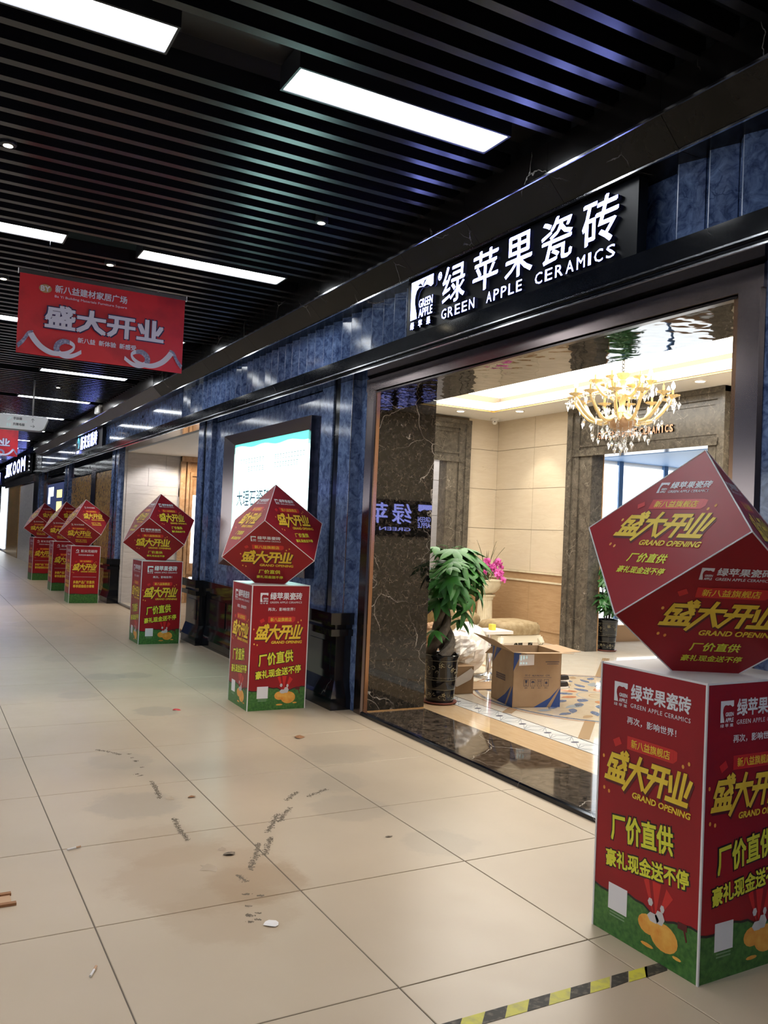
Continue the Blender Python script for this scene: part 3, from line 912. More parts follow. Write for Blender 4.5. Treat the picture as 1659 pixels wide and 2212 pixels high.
while y < YB:
    inst('border_tile', bme, fs_, (4.205, y, ZF))
    y += .3
# cream floor tiles
ft = MB().box(-.3985, .3985, -.3985, .3985, -.008, 0).mesh('floor_tile', 'cream_floor')
for i in range(9):
    for j in range(12):
        x, y = 4.32 + .4 + i * .8, 1.6 + j * .8
        if x < 11.4 and y < 10.6:
            inst('floor_tile', ft, fs_, (x, y, ZF))


def band(x0, y0, x1, y1, w, mat, z=ZF + .0012):
    d = Vector((x1 - x0, y1 - y0, 0)).normalized()
    n = Vector((-d.y, d.x, 0)) * w / 2
    a, b = Vector((x0, y0, z)), Vector((x1, y1, z))
    MB().poly([a - n, b - n, b + n, a + n]).build('inlay_band', mat, fs_)


MX, MY, MR = 5.66, 5.95, 1.17
band(4.33, 4.70, 4.86, 5.20, .085, 'tan_inlay')
band(4.33, 5.62, 4.62, 5.85, .085, 'tan_inlay')
band(4.33, 6.9, 4.80, 6.55, .085, 'tan_inlay')
band(6.4, 5.05, 7.2, 4.3, .085, 'tan_inlay')
band(6.45, 6.8, 7.6, 7.9, .085, 'tan_inlay')
band(5.66, 7.1, 5.66, 9.0, .085, 'tan_inlay')
band(4.33, 3.55, 7.7, 3.55, .085, 'tan_inlay')
band(4.33, 8.6, 7.7, 8.6, .085, 'tan_inlay')
med = MB()
zz = ZF + .0015
med.add([(MX + x, MY + y, zz) for x, y in ell(0, 0, MR, MR, 64)], [tuple(range(64))])
med.build('medallion_ground', 'med_ground', fs_)


def ringm(r0, r1, mat, z):
    n = 64
    vs = [(MX + r0 * math.cos(2 * PI * i / n), MY + r0 * math.sin(2 * PI * i / n), z) for i in range(n)] + [(MX + r1 * math.cos(2 * PI * i / n), MY + r1 * math.sin(2 * PI * i / n), z) for i in range(n)]
    MB().add(vs, [(i, (i + 1) % n, n + (i + 1) % n, n + i) for i in range(n)]).build('medallion_ring', mat, fs_)


ringm(1.135, 1.165, 'blue_inlay', zz + .0006)
ringm(.20, .215, 'grey_inlay', zz + .0006)
ringm(.09, .10, 'tan_inlay', zz + .0006)


def petal(l, w, mat):
    pts = []
    for i in range(9):
        t = i / 8
        pts.append((t * l, w * math.sin(PI * t ** .75)))
    for i in range(7, 0, -1):
        t = i / 8
        pts.append((t * l, -w * math.sin(PI * t ** .75)))
    return MB().poly([(x, y, 0) for x, y in pts]).mesh('mosaic_petal', mat)


for (n, r, l, w, mats, tw) in ((12, .24, .19, .05, ('blue_inlay', 'orange_inlay'), .35), (18, .45, .20, .04, ('blue_inlay', 'blue_inlay'), .2), (14, .52, .26, .05, ('tan_inlay', 'grey_inlay'), -.25),
                               (28, .74, .21, .036, ('blue_inlay', 'blue_inlay'), .3), (34, .93, .17, .036, ('blue_inlay', 'tan_inlay', 'grey_inlay'), -.3)):
    ms = [petal(l, w, m) for m in mats]
    for i in range(n):
        t = 2 * PI * i / n + r
        inst('mosaic_petal', ms[i % len(ms)], fs_, (MX + r * math.cos(t), MY + r * math.sin(t), zz + .001), (0, 0, t + tw))
# coloured arcs seen in front of the box
ringm(1.20, 1.215, 'orange_inlay', zz)

# shop walls
wb = MB()
wb.box(XB, XB + .15, YA, 6.45, 0, 3.75)
wb.box(XB, XB + .15, 8.55, YB + .15, 0, 3.75)
wb.box(XB, XB + .15, 6.45, 8.55, 2.62, 3.75)
wb = struct(wb.build('wall_shop_back', 'joint'), 'cream tiled back wall of the shop')
wl = MB()
wl.box(7.0, XB, YB, YB + .15, 0, 3.75)
wl.box(XA, 5.1, YB, YB + .15, 0, 3.75)
wl.box(5.1, 7.0, YB, YB + .15, 2.6, 3.75)
wl = struct(wl.build('wall_shop_left', 'joint'), 'cream tiled left wall of the shop')
struct(MB().box(XA, XB, YA - .15, YA, 0, 3.75).build('wall_shop_right', 'cream_tile'))
struct(MB().box(3.722, 3.74, 6.13, YB, 0, 3.75).box(3.722, 3.74, YA, 2.42, 0, 3.75).box(3.722, 3.74, 2.42, 6.13, 2.72, 3.75).build('wall_shop_front', 'cream_tile'))
rows = ((1.003, 1.597), (1.603, 2.195), (2.201, 2.793), (2.799, 3.25))
for (z0, z1) in rows:
    for (a, b) in ((8.902, 9.697), (9.703, 10.586), (5.5, 6.328), (4.6, 5.497), (3.7, 4.597), (2.8, 3.697)):
        MB().box(XB - .012, XB, a, b, z0, z1).build('wall_tile', 'cream_tile', wb)
    MB().box(7.236, XB - .013, YB - .012, YB, z0, z1).build('wall_tile', 'cream_tile', wl)
    MB().box(XA + .01, 4.88, YB - .012, YB, z0, z1).build('wall_tile', 'cream_tile', wl)
for (a, b) in ((8.90, 9.70), (9.703, 10.588), (2.0, 4.2), (4.203, 6.33)):
    MB().box(XB - .015, XB, a, b, .205, .85).build('wainscot_panel', 'wainscot', wb)
    MB().box(XB - .012, XB, a, b, .0, .18).build('skirting', 'wainscot', wb)
for (z0, z1, dx, m) in ((.18, .205, .03, 'wainscot'), (.85, .875, .03, 'cream_stone'), (.875, .975, .016, 'wainscot'), (.975, 1.0, .036, 'cream_stone')):
    MB().box(XB - dx, XB, 8.90, YB - .02, z0, z1).build('dado_rail', m, wb)
    MB().box(XB - dx, XB, YA, 6.33, z0, z1).build('dado_rail', m, wb)
    MB().box(7.236, XB - .04, YB - dx, YB, z0, z1).build('dado_rail', m, wl)
MB().box(7.236, XB - .02, YB - .015, YB, 0, .85).build('wainscot_panel', 'wainscot', wl)


# marble door surrounds: parts given as (across, out, up)
def surround(name, mapf, a0, a1, o0, o1, ztop, zop, label):
    """a0,a1 outer edges; o0,o1 opening edges; mapf(across0, across1, depth, z0, z1) -> box"""
    p = mapf(MB(), a0 + .01, o0, .05, 0, ztop - .01).build(name, 'grey_marble')
    struct(p, label)
    for (e0, e1, i0) in ((a0, a0 + (o0 - a0) * .22, .10), (a0 + (o0 - a0) * .22, a0 + (o0 - a0) * .48, .075), (a0 + (o0 - a0) * .55, o0 - .004, .06)):
        mapf(MB(), e0, e1, i0, 0, ztop if i0 > .06 else zop).build('jamb_moulding', 'grey_marble', p)
    mapf(MB(), o1, a1 - .01, .05, 0, ztop - .01).build('jamb', 'grey_marble', p)
    for (e0, e1, i0) in ((a1 - (a1 - o1) * .22, a1, .10), (a1 - (a1 - o1) * .48, a1 - (a1 - o1) * .22, .075), (o1 + .004, a1 - (a1 - o1) * .55, .06)):
        mapf(MB(), e0, e1, i0, 0, ztop if i0 > .06 else zop).build('jamb_moulding', 'grey_marble', p)
    mapf(MB(), o0, o1, .05, zop, ztop - .01).build('header', 'grey_marble', p)
    mapf(MB(), a0, a1, .105, ztop - .06, ztop).build('header_moulding', 'grey_marble', p)
    mapf(MB(), a0 + .06, a1 - .06, .08, ztop - .13, ztop - .06).build('header_moulding', 'grey_marble', p)
    w = (o0 - a0) * .5
    mapf(MB(), a0 + w, a1 - w, .065, ztop - .19, ztop - .16).build('panel_edge', 'grey_marble', p)
    mapf(MB(), a0 + w, a1 - w, .065, zop + .12, zop + .15).build('panel_edge', 'grey_marble', p)
    mapf(MB(), a0 + w, a0 + w + .03, .065, zop + .15, ztop - .19).build('panel_edge', 'grey_marble', p)
    mapf(MB(), a1 - w - .03, a1 - w, .065, zop + .15, ztop - .19).build('panel_edge', 'grey_marble', p)
    mapf(MB(), a0 + w * .8, a1 - w * .8, .093, zop - .004, zop + .035).build('lintel_moulding', 'grey_marble', p)
    mapf(MB(), a0 + w * .8, a1 - w * .8, .083, zop + .035, zop + .08).build('lintel_moulding', 'grey_marble', p)
    return p


def map_back(mb, a, b, dep, z0, z1):
    return mb.box(XB - dep, XB + .14, a, b, z0, z1)


def map_left(mb, a, b, dep, z0, z1):
    return mb.box(a, b, YB - dep, YB + .14, z0, z1)


d1 = surround('door_1', map_back, 6.33, 8.90, 6.58, 8.44, 3.245, 2.60, 'grey brown marble doorway with bronze letters, shop back wall')
MB().box(XB + .141, XB + .15, 8.43, 8.445, 0, 2.6).build('jamb_edge', 'oak', d1)
d2 = surround('door_2', map_left, 4.90, 7.23, 5.25, 6.83, 3.20, 2.57, 'grey brown marble doorway in the shop left wall')
pl = Plane((XB - .052, 8.34, 2.80), (0, -1, 0), (0, 0, 1))
xx = 0.0
lets = thing('bronze_lettering', 'bronze GREEN APPLE CERAMICS letters on the grey marble doorway', 'lettering', (XB - .05, 7.66, 2.78))
for ch, x0, x1 in [(c, .0 + i * .0675 + (.03 if i > 4 else 0) + (.03 if i > 9 else 0), .055 + i * .0675 + (.03 if i > 4 else 0) + (.03 if i > 9 else 0)) for i, c in enumerate('GREENAPPLECERAMICS')]:
    w = .018 if ch == 'I' else .055
    solid_text(ch, pl, x0 + (.02 if ch == 'I' else 0), x0 + (.02 if ch == 'I' else 0) + w, 0, .09, .02, 0.025).build('letter', ['copper', 'steel_dark'], lets)

# shop ceiling: dropped border, stepped cove, bright tray
cs = MB()
CX0, CX1, CY0, CY1 = 4.40, 7.13, 2.0, 9.82
cs.box(XA, XB, CY1, YB, 3.25, 3.32).box(XA, XB, YA, CY0, 3.25, 3.32).box(XA, CX0, CY0, CY1, 3.25, 3.32).box(CX1, XB, CY0, CY1, 3.25, 3.32)
cs = struct(cs.build('ceiling_shop', 'white_paint'), 'white tray ceiling of the shop')


def frame_ring(x0, x1, y0, y1, w, z0, z1, mat, name):
    MB().box(x0 - w, x0, y0 - w, y1 + w, z0, z1).build(name, mat, cs)
    MB().box(x1, x1 + w, y0 - w, y1 + w, z0, z1).build(name, mat, cs)
    MB().box(x0, x1, y0 - w, y0, z0, z1).build(name, mat, cs)
    MB().box(x0, x1, y1, y1 + w, z0, z1).build(name, mat, cs)


frame_ring(CX0 + .012, CX1 - .012, CY0 + .012, CY1 - .012, .012, 3.245, 3.262, 'gold', 'gold_bead')
frame_ring(CX0, CX1, CY0, CY1, .03, 3.32, 3.38, 'white_paint', 'cove_step')
frame_ring(CX0 + .03, CX1 - .03, CY0 + .03, CY1 - .03, .03, 3.262, 3.33, 'white_paint', 'cove_step')
MB().poly([(XA, YA, 3.62), (XA, YB, 3.62), (XB, YB, 3.62), (XB, YA, 3.62)]).build('tray_ceiling', 'cove', cs)

# back room seen through the marble doorway
wk = struct(MB().box(XB + .15, 12.2, 9.25, 9.35, 0, 3.4).build('wall_passage', 'white_paint'), 'back room wall of bright white panels')
for (a, b) in ((8.02, 8.98), (9.06, 9.90), (9.98, 10.9), (10.98, 11.9)):
    MB().box(a, b, 9.225, 9.25, .27, 2.60).build('lit_panel', 'lit_white', wk)
for a in (8.98, 9.90, 10.9):
    MB().box(a, a + .08, 9.20, 9.25, .1, 2.66).build('mullion', 'slate_blue', wk)
MB().box(7.96, 12, 9.19, 9.25, 0, .26).build('skirting', 'oak', wk)
MB().box(8.0, 8.03, 9.20, 9.25, .26, 2.66).build('mullion', 'oak', wk)
struct(MB().box(8.46, 12.2, 6.0, 9.25, 2.66, 2.74).build('ceiling_passage', 'slate_blue'), 'slate blue lowered ceiling of the back room')
struct(MB().box(7.95, 8.46, 6.0, 9.25, 3.0, 3.05).build('ceiling_passage_light', 'lit_white'))
struct(MB().box(12.2, 12.3, 5.9, 9.4, 0, 3.4).build('wall_passage_end', 'light_wall'))
struct(MB().box(7.95, 12.2, 5.9, 6.0, 0, 3.4).build('wall_passage_right', 'light_wall'))
# room behind the left doorway
wq = struct(MB().box(4.6, 7.8, 12.2, 12.3, 0, 3.4).build('wall_left_room', 'light_wall'), 'pale tiled wall behind the left doorway')
struct(MB().box(4.6, 7.8, 10.75, 12.2, 3.2, 3.25).build('ceiling_left_room', 'lit_white'))
struct(MB().box(4.5, 4.6, 10.75, 12.3, 0, 3.4).box(7.8, 7.9, 10.75, 12.3, 0, 3.4).build('wall_left_room_side', 'light_wall'))
spot('left_room_fill', (6.6, 11.3, 3.15), 50, (1, .97, .95), 120, .5, (7.2, 12.2, 1.2))  # spot without a fixture, added to brighten the room behind the doorway
for z in (.6, 1.2, 1.8, 2.4):
    MB().box(4.6, 7.8, 12.185, 12.2, z, z + .59).build('wall_tile', 'light_wall', wq)

# downlights of the shop
for i, (x, yy, tx, ty) in enumerate(((6.71, 10.05, 6.75, 10.2), (7.30, 9.45, 7.62, 9.45), (7.32, 8.45, 7.6, 8.45), (7.32, 6.35, 7.62, 6.35), (7.32, 4.4, 7.6, 4.4), (4.05, 8.6, 4.2, 8.6), (4.05, 4.3, 4.1, 4.2), (4.05, 6.4, 4.2, 6.2), (5.7, 10.05, 5.7, 10.2))):
    t = thing('downlight', ['Round white downlight above the marble doorway in the left wall', 'Round white downlight nearest the ceiling corner with the camera dome', 'Round white downlight left of the bronze letters doorway', 'Round white downlight right of the chandelier',
                            'Round white downlight at the right end of the shop', 'Round white downlight above the shop front on the left', 'Round white downlight above the shop entrance on the right', 'Round white downlight above the braided tree', 'Round white downlight in the left corner of the shop'][i],
              'downlight', (x, yy, 3.238), 'downlights in the shop ceiling')
    inst('bezel', dlm, t, (x, yy, 3.240))
    inst('lamp', dle, t, (x, yy, 3.240))
    spot('shop_downlight_beam', (x, yy, 3.225), P_SPOT_SHOP, (1.0, 0.90, 0.74), 75, 0.5, (tx, ty, 0))

# ================================================================== STRUCTURE: the other shops along the wall
# second shop: pale reveal, amber portal
s2 = struct(MB().box(3.2, 5.6, 15.45, 15.5, 0, 2.75).build('wall_second_shop', 'light_wall'), 'pale grey tiled wall inside the second shop')
zr = [0.02, .47, .92, 1.37, 1.52, 1.97, 2.12, 2.45, 2.70]
for i in range(len(zr) - 1):
    xs = [3.24, 3.62 + .31 * (i % 3), 4.18]
    for a, b in zip(xs, xs[1:]):
        MB().box(a, b - .004, 15.437, 15.45, zr[i], zr[i + 1] - .004).build('wall_tile', 'light_wall', s2)
struct(MB().box(3.2, 5.6, 10.72, 15.45, -.05, .02).build('floor_second_shop', 'cream_floor'))
struct(MB().box(3.24, 5.6, 10.72, 15.45, 2.70, 2.8).build('ceiling_second_shop', 'white_paint'))
struct(MB().box(5.6, 5.7, 10.72, 15.5, 0, 2.8).build('wall_second_shop_back', 'portal'))
struct(MB().box(3.72, 5.6, 10.62, 10.72, 0, 2.8).build('wall_second_shop_right', 'light_wall'))
pt = struct(MB().box(4.20, 5.5, 15.38, 15.44, 0, 2.70).build('door_3', 'portal'), 'amber marble portal inside the second shop')
for (a, b, y0, z0, z1) in ((4.18, 4.27, 15.33, 0, 2.7), (4.29, 4.34, 15.30, 0, 2.7), (4.36, 4.40, 15.33, .6, 2.35), (4.36, 5.5, 15.33, 2.35, 2.42), (4.36, 5.5, 15.33, 0.55, .6), (4.18, 5.5, 15.26, 2.6, 2.7)):
    MB().box(a, b, y0, 15.39, z0, z1).build('portal_moulding', 'portal', pt)
MB().box(4.43, 5.3, 15.36, 15.375, .75, 2.0).build('lit_panel', 'lit_white', pt)
spot('second_shop_beam', (3.85, 14.7, 2.66), 60, (1.0, .93, .88), 110, 0.5, (3.8, 15.4, 1.2))
spot('second_shop_beam', (4.4, 14.5, 2.66), 60, (1.0, .80, .55), 90, 0.5, (4.5, 15.4, 1.6))
MB().box(3.17, 3.22, 10.72, 15.45, 0, .03).build('floor_sill', 'black')['kind'] = 'structure'

# third shop: golden stone panels behind a steel strip
w3 = struct(MB().box(3.19, 3.25, 16.12, 21.2, 0, 2.72).build('wall_third_shop', 'steel_dark'), 'third shop front with golden stone panels')
MB().box(3.165, 3.2, 18.55, 21.1, .12, 2.42).build('stone_panel', 'gold_stone', w3)
MB().box(3.165, 3.2, 16.45, 17.95, .12, 2.42).build('stone_panel', 'gold_stone', w3)
MB().box(3.155, 3.2, 18.0, 18.5, .05, 2.55).build('mirror_strip', 'steel', w3)
for z in (.12, .5, .95):
    MB().box(3.158, 3.166, 16.45, 17.95, z, z + .012).build('joint_strip', 'gold', w3)
MB().box(3.16, 3.2, 16.12, 21.2, 2.44, 2.715).build('header_panel', 'black', w3)
# shop window with a screen
w4 = struct(MB().box(3.19, 3.25, 21.87, 26.33, 0, 2.72).build('window_1', 'glass_dark'), 'dark glazed shop window with steel frame')
MB().box(3.16, 3.2, 21.9, 22.15, 0, 2.70).build('frame', 'steel', w4)
MB().box(3.16, 3.2, 26.1, 26.33, 0, 2.70).build('frame', 'steel', w4)
MB().box(3.16, 3.2, 22.15, 26.1, 2.45, 2.55).build('frame', 'steel', w4)
MB().box(3.16, 3.2, 25.2, 25.3, 0, 2.45).build('frame', 'steel', w4)
# fourth shop
w5 = struct(MB().box(3.22, 3.28, 27, 44.4, 0, 3.6).build('wall_fourth_shop', 'black'), 'dark far shop fronts')
MB().box(3.16, 3.22, 27.0, 28.6, 0, 3.55).build('corner_pier', 'steel_dark', w5)
MB().box(3.17, 3.22, 28.7, 32.6, .0, 2.55).build('stone_panel', 'light_wall', w5)
MB().box(3.15, 3.22, 32.6, 36.6, 0, 2.6).build('door_panel', 'gold_stone', w5)
MB().box(3.12, 3.22, 28.6, 38.2, 2.6, 2.85).build('header_panel', 'steel', w5)
MB().box(3.17, 3.22, 38.4, 40.4, .1, 2.7).build('lit_panel', 'lit_white', w5)
MB().box(3.12, 3.22, 28.6, 44, 3.5, 3.6).build('header_panel', 'crown_steel', w5)

# ================================================================== THINGS: illuminated signs
sg = thing('shop_sign', 'large lit white shop sign 绿苹果瓷砖 GREEN APPLE CERAMICS above the entrance', 'shop sign', (3.1, 4.25, 2.87))
MB().prism([(3.075, 2.862), (3.075, 3.30), (3.14, 3.30), (3.14, 2.862)], 'y', 3.09, 5.36).build('backing_panel', 'sign_back', sg)
sp = Plane((3.074, 0, 0), (0, -1, 0), (0, 0, 1))          # across = -y
DP = 0.028


def sign_letter(ch, ya, yb, z0, z1, bold=0.02, name='letter', depth=DP):
    return solid_text(ch, sp, -ya, -yb, z0, z1, depth, bold).build(name, ['sign_face', 'sign_side'], sg)


for ch, ya, yb in (('绿', 4.845, 4.575), ('苹', 4.485, 4.215), ('果', 4.145, 3.88), ('瓷', 3.805, 3.54), ('砖', 3.465, 3.195)):
    sign_letter(ch, ya, yb, 3.012, 3.268, 0.013)
EN = 'GREEN APPLE CERAMICS'
pos = {'G': 0}
ycur = 4.845
for word, ya, yb in (('GREEN', 4.845, 4.457), ('APPLE', 4.325, 3.971), ('CERAMICS', 3.85, 3.21)):
    n = len(word)
    wts = [.35 if c == 'I' else 1.0 for c in word]
    unit = (ya - yb) / (sum(wts) + .38 * (n - 1))
    yy = ya
    for c, wv in zip(word, wts):
        sign_letter(c, yy, yy - unit * wv, 2.921, 2.988, 0.006)
        yy -= unit * (wv + .38)
ic = MB()
y0i, z0i, wi, hi = -5.262, 2.995, .295, .275
solid_poly(ic, sp, [(y0i + a * wi, z0i + b * hi) for a, b in APPLE], 0, DP)
ic.build('apple_emblem', ['sign_face', 'sign_side'], sg)
lf = MB()
put_flat(lf, sp, [(y0i + a * wi, z0i + b * hi) for a, b in LEAF], [tuple(range(len(LEAF)))], DP + .001)
lf.build('leaf_cutout', 'sign_side', sg)
for w, za, zb in (('GREEN', .25, .47), ('APPLE', 0.0, .22)):
    solid_text(w, sp, y0i + wi * .38, y0i + wi * 1.0, z0i + hi * za, z0i + hi * zb, DP, .02).build('emblem_word', ['sign_face', 'sign_side'], sg)
for i, ch in enumerate('绿苹果'):
    sign_letter(ch, 5.258 - i * .11, 5.208 - i * .11, 2.925, 2.978, .03, 'small_character')
solid_text('®', sp, -4.925, -4.875, 3.205, 3.265, DP * .6, .015).build('registered_mark', ['sign_face', 'sign_side'], sg)

# the shop's second lit sign, on its right-hand wall (seen as a reflection in the polished jamb)
sgi = thing('shop_sign', 'lit white apple emblem and 绿苹果 letters on the shop inner right wall', 'shop sign', (6.2, 1.22, 1.5))
MB().box(4.9, 6.95, 1.2, 1.225, 1.42, 1.95).build('backing_panel', 'black', sgi)
spi = Plane((0, 1.226, 0), (-1, 0, 0), (0, 0, 1))
for ch_, a_ in (('绿', -6.35), ('苹', -5.95), ('果', -5.55)):
    solid_text(ch_, spi, a_, a_ + .33, 1.6, 1.9, .02, .02).build('letter', ['sign_face', 'sign_side'], sgi)
m = MB()
solid_poly(m, spi, [(-6.82 + a * .36, 1.56 + b * .34) for a, b in APPLE], 0, .02)
m.build('apple_emblem', ['sign_face', 'sign_side'], sgi)
for w, za, zb_ in (('GREEN', .25, .47), ('APPLE', 0.0, .22)):
    solid_text(w, spi, -6.82 + .36 * .38, -6.46, 1.56 + .34 * za, 1.56 + .34 * zb_, .02, .012).build('emblem_word', ['sign_face', 'sign_side'], sgi)
solid_text('GREEN APPLE', spi, -6.35, -5.3, 1.5, 1.55, .012, .008).build('small_lettering', ['sign_face', 'sign_side'], sgi)

# second shop sign, farther along
sg2 = thing('shop_sign', 'smaller lit sign 斯米克磁砖 with a cyan swirl, second from the entrance', 'shop sign', (3.15, 18.8, 2.9))
MB().box(3.10, 3.175, 17.2, 20.4, 2.87, 3.31).build('backing_panel', 'sign_back', sg2)
sp2 = Plane((3.10, 0, 0), (0, -1, 0), (0, 0, 1))
for i, ch in enumerate('斯米克磁砖'):
    solid_text(ch, sp2, -19.55 + i * .40, -19.20 + i * .40, 2.98, 3.27, .03, .03).build('letter', ['sign_face', 'sign_side'], sg2)
sw = MB()
arc = []
for i in range(16):
    t = -.5 * PI + i / 15 * 1.5 * PI
    arc.append((math.cos(t), math.sin(t), .5 + .5 * math.sin(i / 15 * PI)))
for i in range(15):
    (a0_, b0_, w0), (a1_, b1_, w1) = arc[i], arc[i + 1]
    q = [(-19.85 + .11 * a0_, 3.16 + .12 * b0_), (-19.85 + .11 * a1_, 3.16 + .12 * b1_), (-19.85 + (.11 - .05 * w1) * a1_, 3.16 + (.12 - .05 * w1) * b1_), (-19.85 + (.11 - .05 * w0) * a0_, 3.16 + (.12 - .05 * w0) * b0_)]
    put_flat(sw, sp2, q, [(0, 1, 2, 3)], .03)
sw.build('swirl_emblem', 'sign_cyan', sg2)
m = MB()
put_text(m, sp2, 'CIMIC', -20.05, -19.68, 2.93, 2.99, .03, .02)
m.build('small_lettering', 'sign_face', sg2)

# far sign, tall white letters
sg3 = thing('shop_sign', 'very bright tall white sign letters at the far end of the shops', 'shop sign', (3.1, 33, 2.9))
MB().box(3.04, 3.12, 28.9, 37.6, 2.86, 3.5).build('backing_panel', 'black', sg3)
sp3 = Plane((3.04, 0, 0), (0, -1, 0), (0, 0, 1))
for i, ch in enumerate('JIKOOM'):
    x0_ = (0, 1.2, 1.75, 3.1, 4.5, 5.9)[i]
    solid_text(ch, sp3, -36.9 + x0_, -36.9 + x0_ + (.3 if ch == 'I' else 1.25 if ch == 'M' else 1.1), 2.98, 3.46, .05, .03).build('letter', ['sign_face', 'sign_side'], sg3)
sg4 = thing('shop_sign', 'partly hidden lit white sign letter at the left edge of the picture', 'shop sign', (3.1, 40.5, 2.9))
MB().box(3.05, 3.12, 39, 42.5, 2.7, 3.4).build('backing_panel', 'black', sg4)
for i, ch in enumerate('N'):
    solid_text(ch, sp3, -40.4, -39.2, 2.8, 3.3, .05, .03).build('letter', ['sign_face', 'sign_side'], sg4)

# ================================================================== THING: light box on the blue wall
lb = thing('light_box', 'large lit white poster box lettered 大理石瓷砖 in a bronze frame on the blue wall', 'light box', (3.1, 8.21, 1.01))
LY0, LY1, LZ0, LZ1 = 6.98, 9.45, 1.02, 2.49
IY0, IY1, IZ0, IZ1 = 7.13, 9.20, 1.155, 2.375


def bev(pts, name):
    MB().add(pts, [(0, 1, 2, 3), (4, 5, 6, 7), (0, 4, 5, 1), (1, 5, 6, 2), (2, 6, 7, 3), (3, 7, 4, 0)]).build(name, 'steel', lb)


xo, xi, xbk = 3.06, 3.105, 3.155


def bar(o0, o1, i1, i0):
    f = [(xo, o0[0], o0[1]), (xo, o1[0], o1[1]), (xi, i1[0], i1[1]), (xi, i0[0], i0[1])]
    b = [(xbk, p[1], p[2]) for p in f]
    bev(f + b, 'frame_side')


bar((LY0, LZ0), (LY0, LZ1), (IY0, IZ1), (IY0, IZ0))
bar((LY1, LZ0), (LY1, LZ1), (IY1, IZ1), (IY1, IZ0))
bar((LY0, LZ1), (LY1, LZ1), (IY1, IZ1), (IY0, IZ1))
bar((LY0, LZ0), (LY1, LZ0), (IY1, IZ0), (IY0, IZ0))
po = MB().box(3.115, 3.15, IY0, IY1, IZ0, IZ1).build('poster', 'poster_white', lb)
pp = Plane((3.1145, 0, 0), (0, -1, 0), (0, 0, 1))
m = MB()
wav = [(-IY1 + (IY1 - IY0) * i / 20, 2.27 + .03 * math.sin(i * .55) + .02 * math.sin(i * 1.7)) for i in range(21)]
put_flat(m, pp, wav + [(-IY0, IZ1), (-IY1, IZ1)], [tuple(range(23))], .001)
m.build('teal_band', 'poster_pale', po)
m = MB()
wav = [(-IY1 + (IY1 - IY0) * i / 20, 2.345 - .0020 * i + .012 * math.sin(i * .9)) for i in range(21)]
put_flat(m, pp, wav + [(-IY0, IZ1), (-IY1, IZ1)], [tuple(range(23))], .002)
m.build('teal_band', 'poster_teal', po)
m = MB()
put_text(m, pp, '大理石瓷砖', -9.08, -8.05, 1.68, 1.86, .002, .012)
m.build('poster_lettering', 'poster_ink', po)
m = MB()
for (ya, yb, z, n) in ((9.0, 8.25, 2.15, 9), (8.75, 8.25, 2.06, 6), (7.98, 7.2, 2.15, 11), (7.98, 7.35, 2.07, 9)):
    for i in range(n):
        a = -ya + (ya - yb) * i / n
        w = (ya - yb) / n * .74
        for (u0_, u1_, v0_, v1_) in ((0, 1, .0, .16), (0, 1, .8, 1), (.0, .2, 0, 1), (.45, .6, 0, 1), (.1, .9, .42, .56)):
            put_flat(m, pp, rect(a + u0_ * w, a + u1_ * w, z + v0_ * .05, z + v1_ * .05), [(0, 1, 2, 3)], .002)
m.build('fine_print', 'poster_grey', po)

# ================================================================== THINGS: promotional stands
BW, BH = 0.49, 1.0
CA = 0.532                                    # cube edge
CR = CA * math.sqrt(2 / 3)
CZ = CA / math.sqrt(3)
BZ = 0.90                                     # height of the hidden lowest corner


def add_print(parent, name, mat, fns):
    for fn in fns:
        m = MB()
        fn(m)
        m.build(name, mat, parent, world=False)


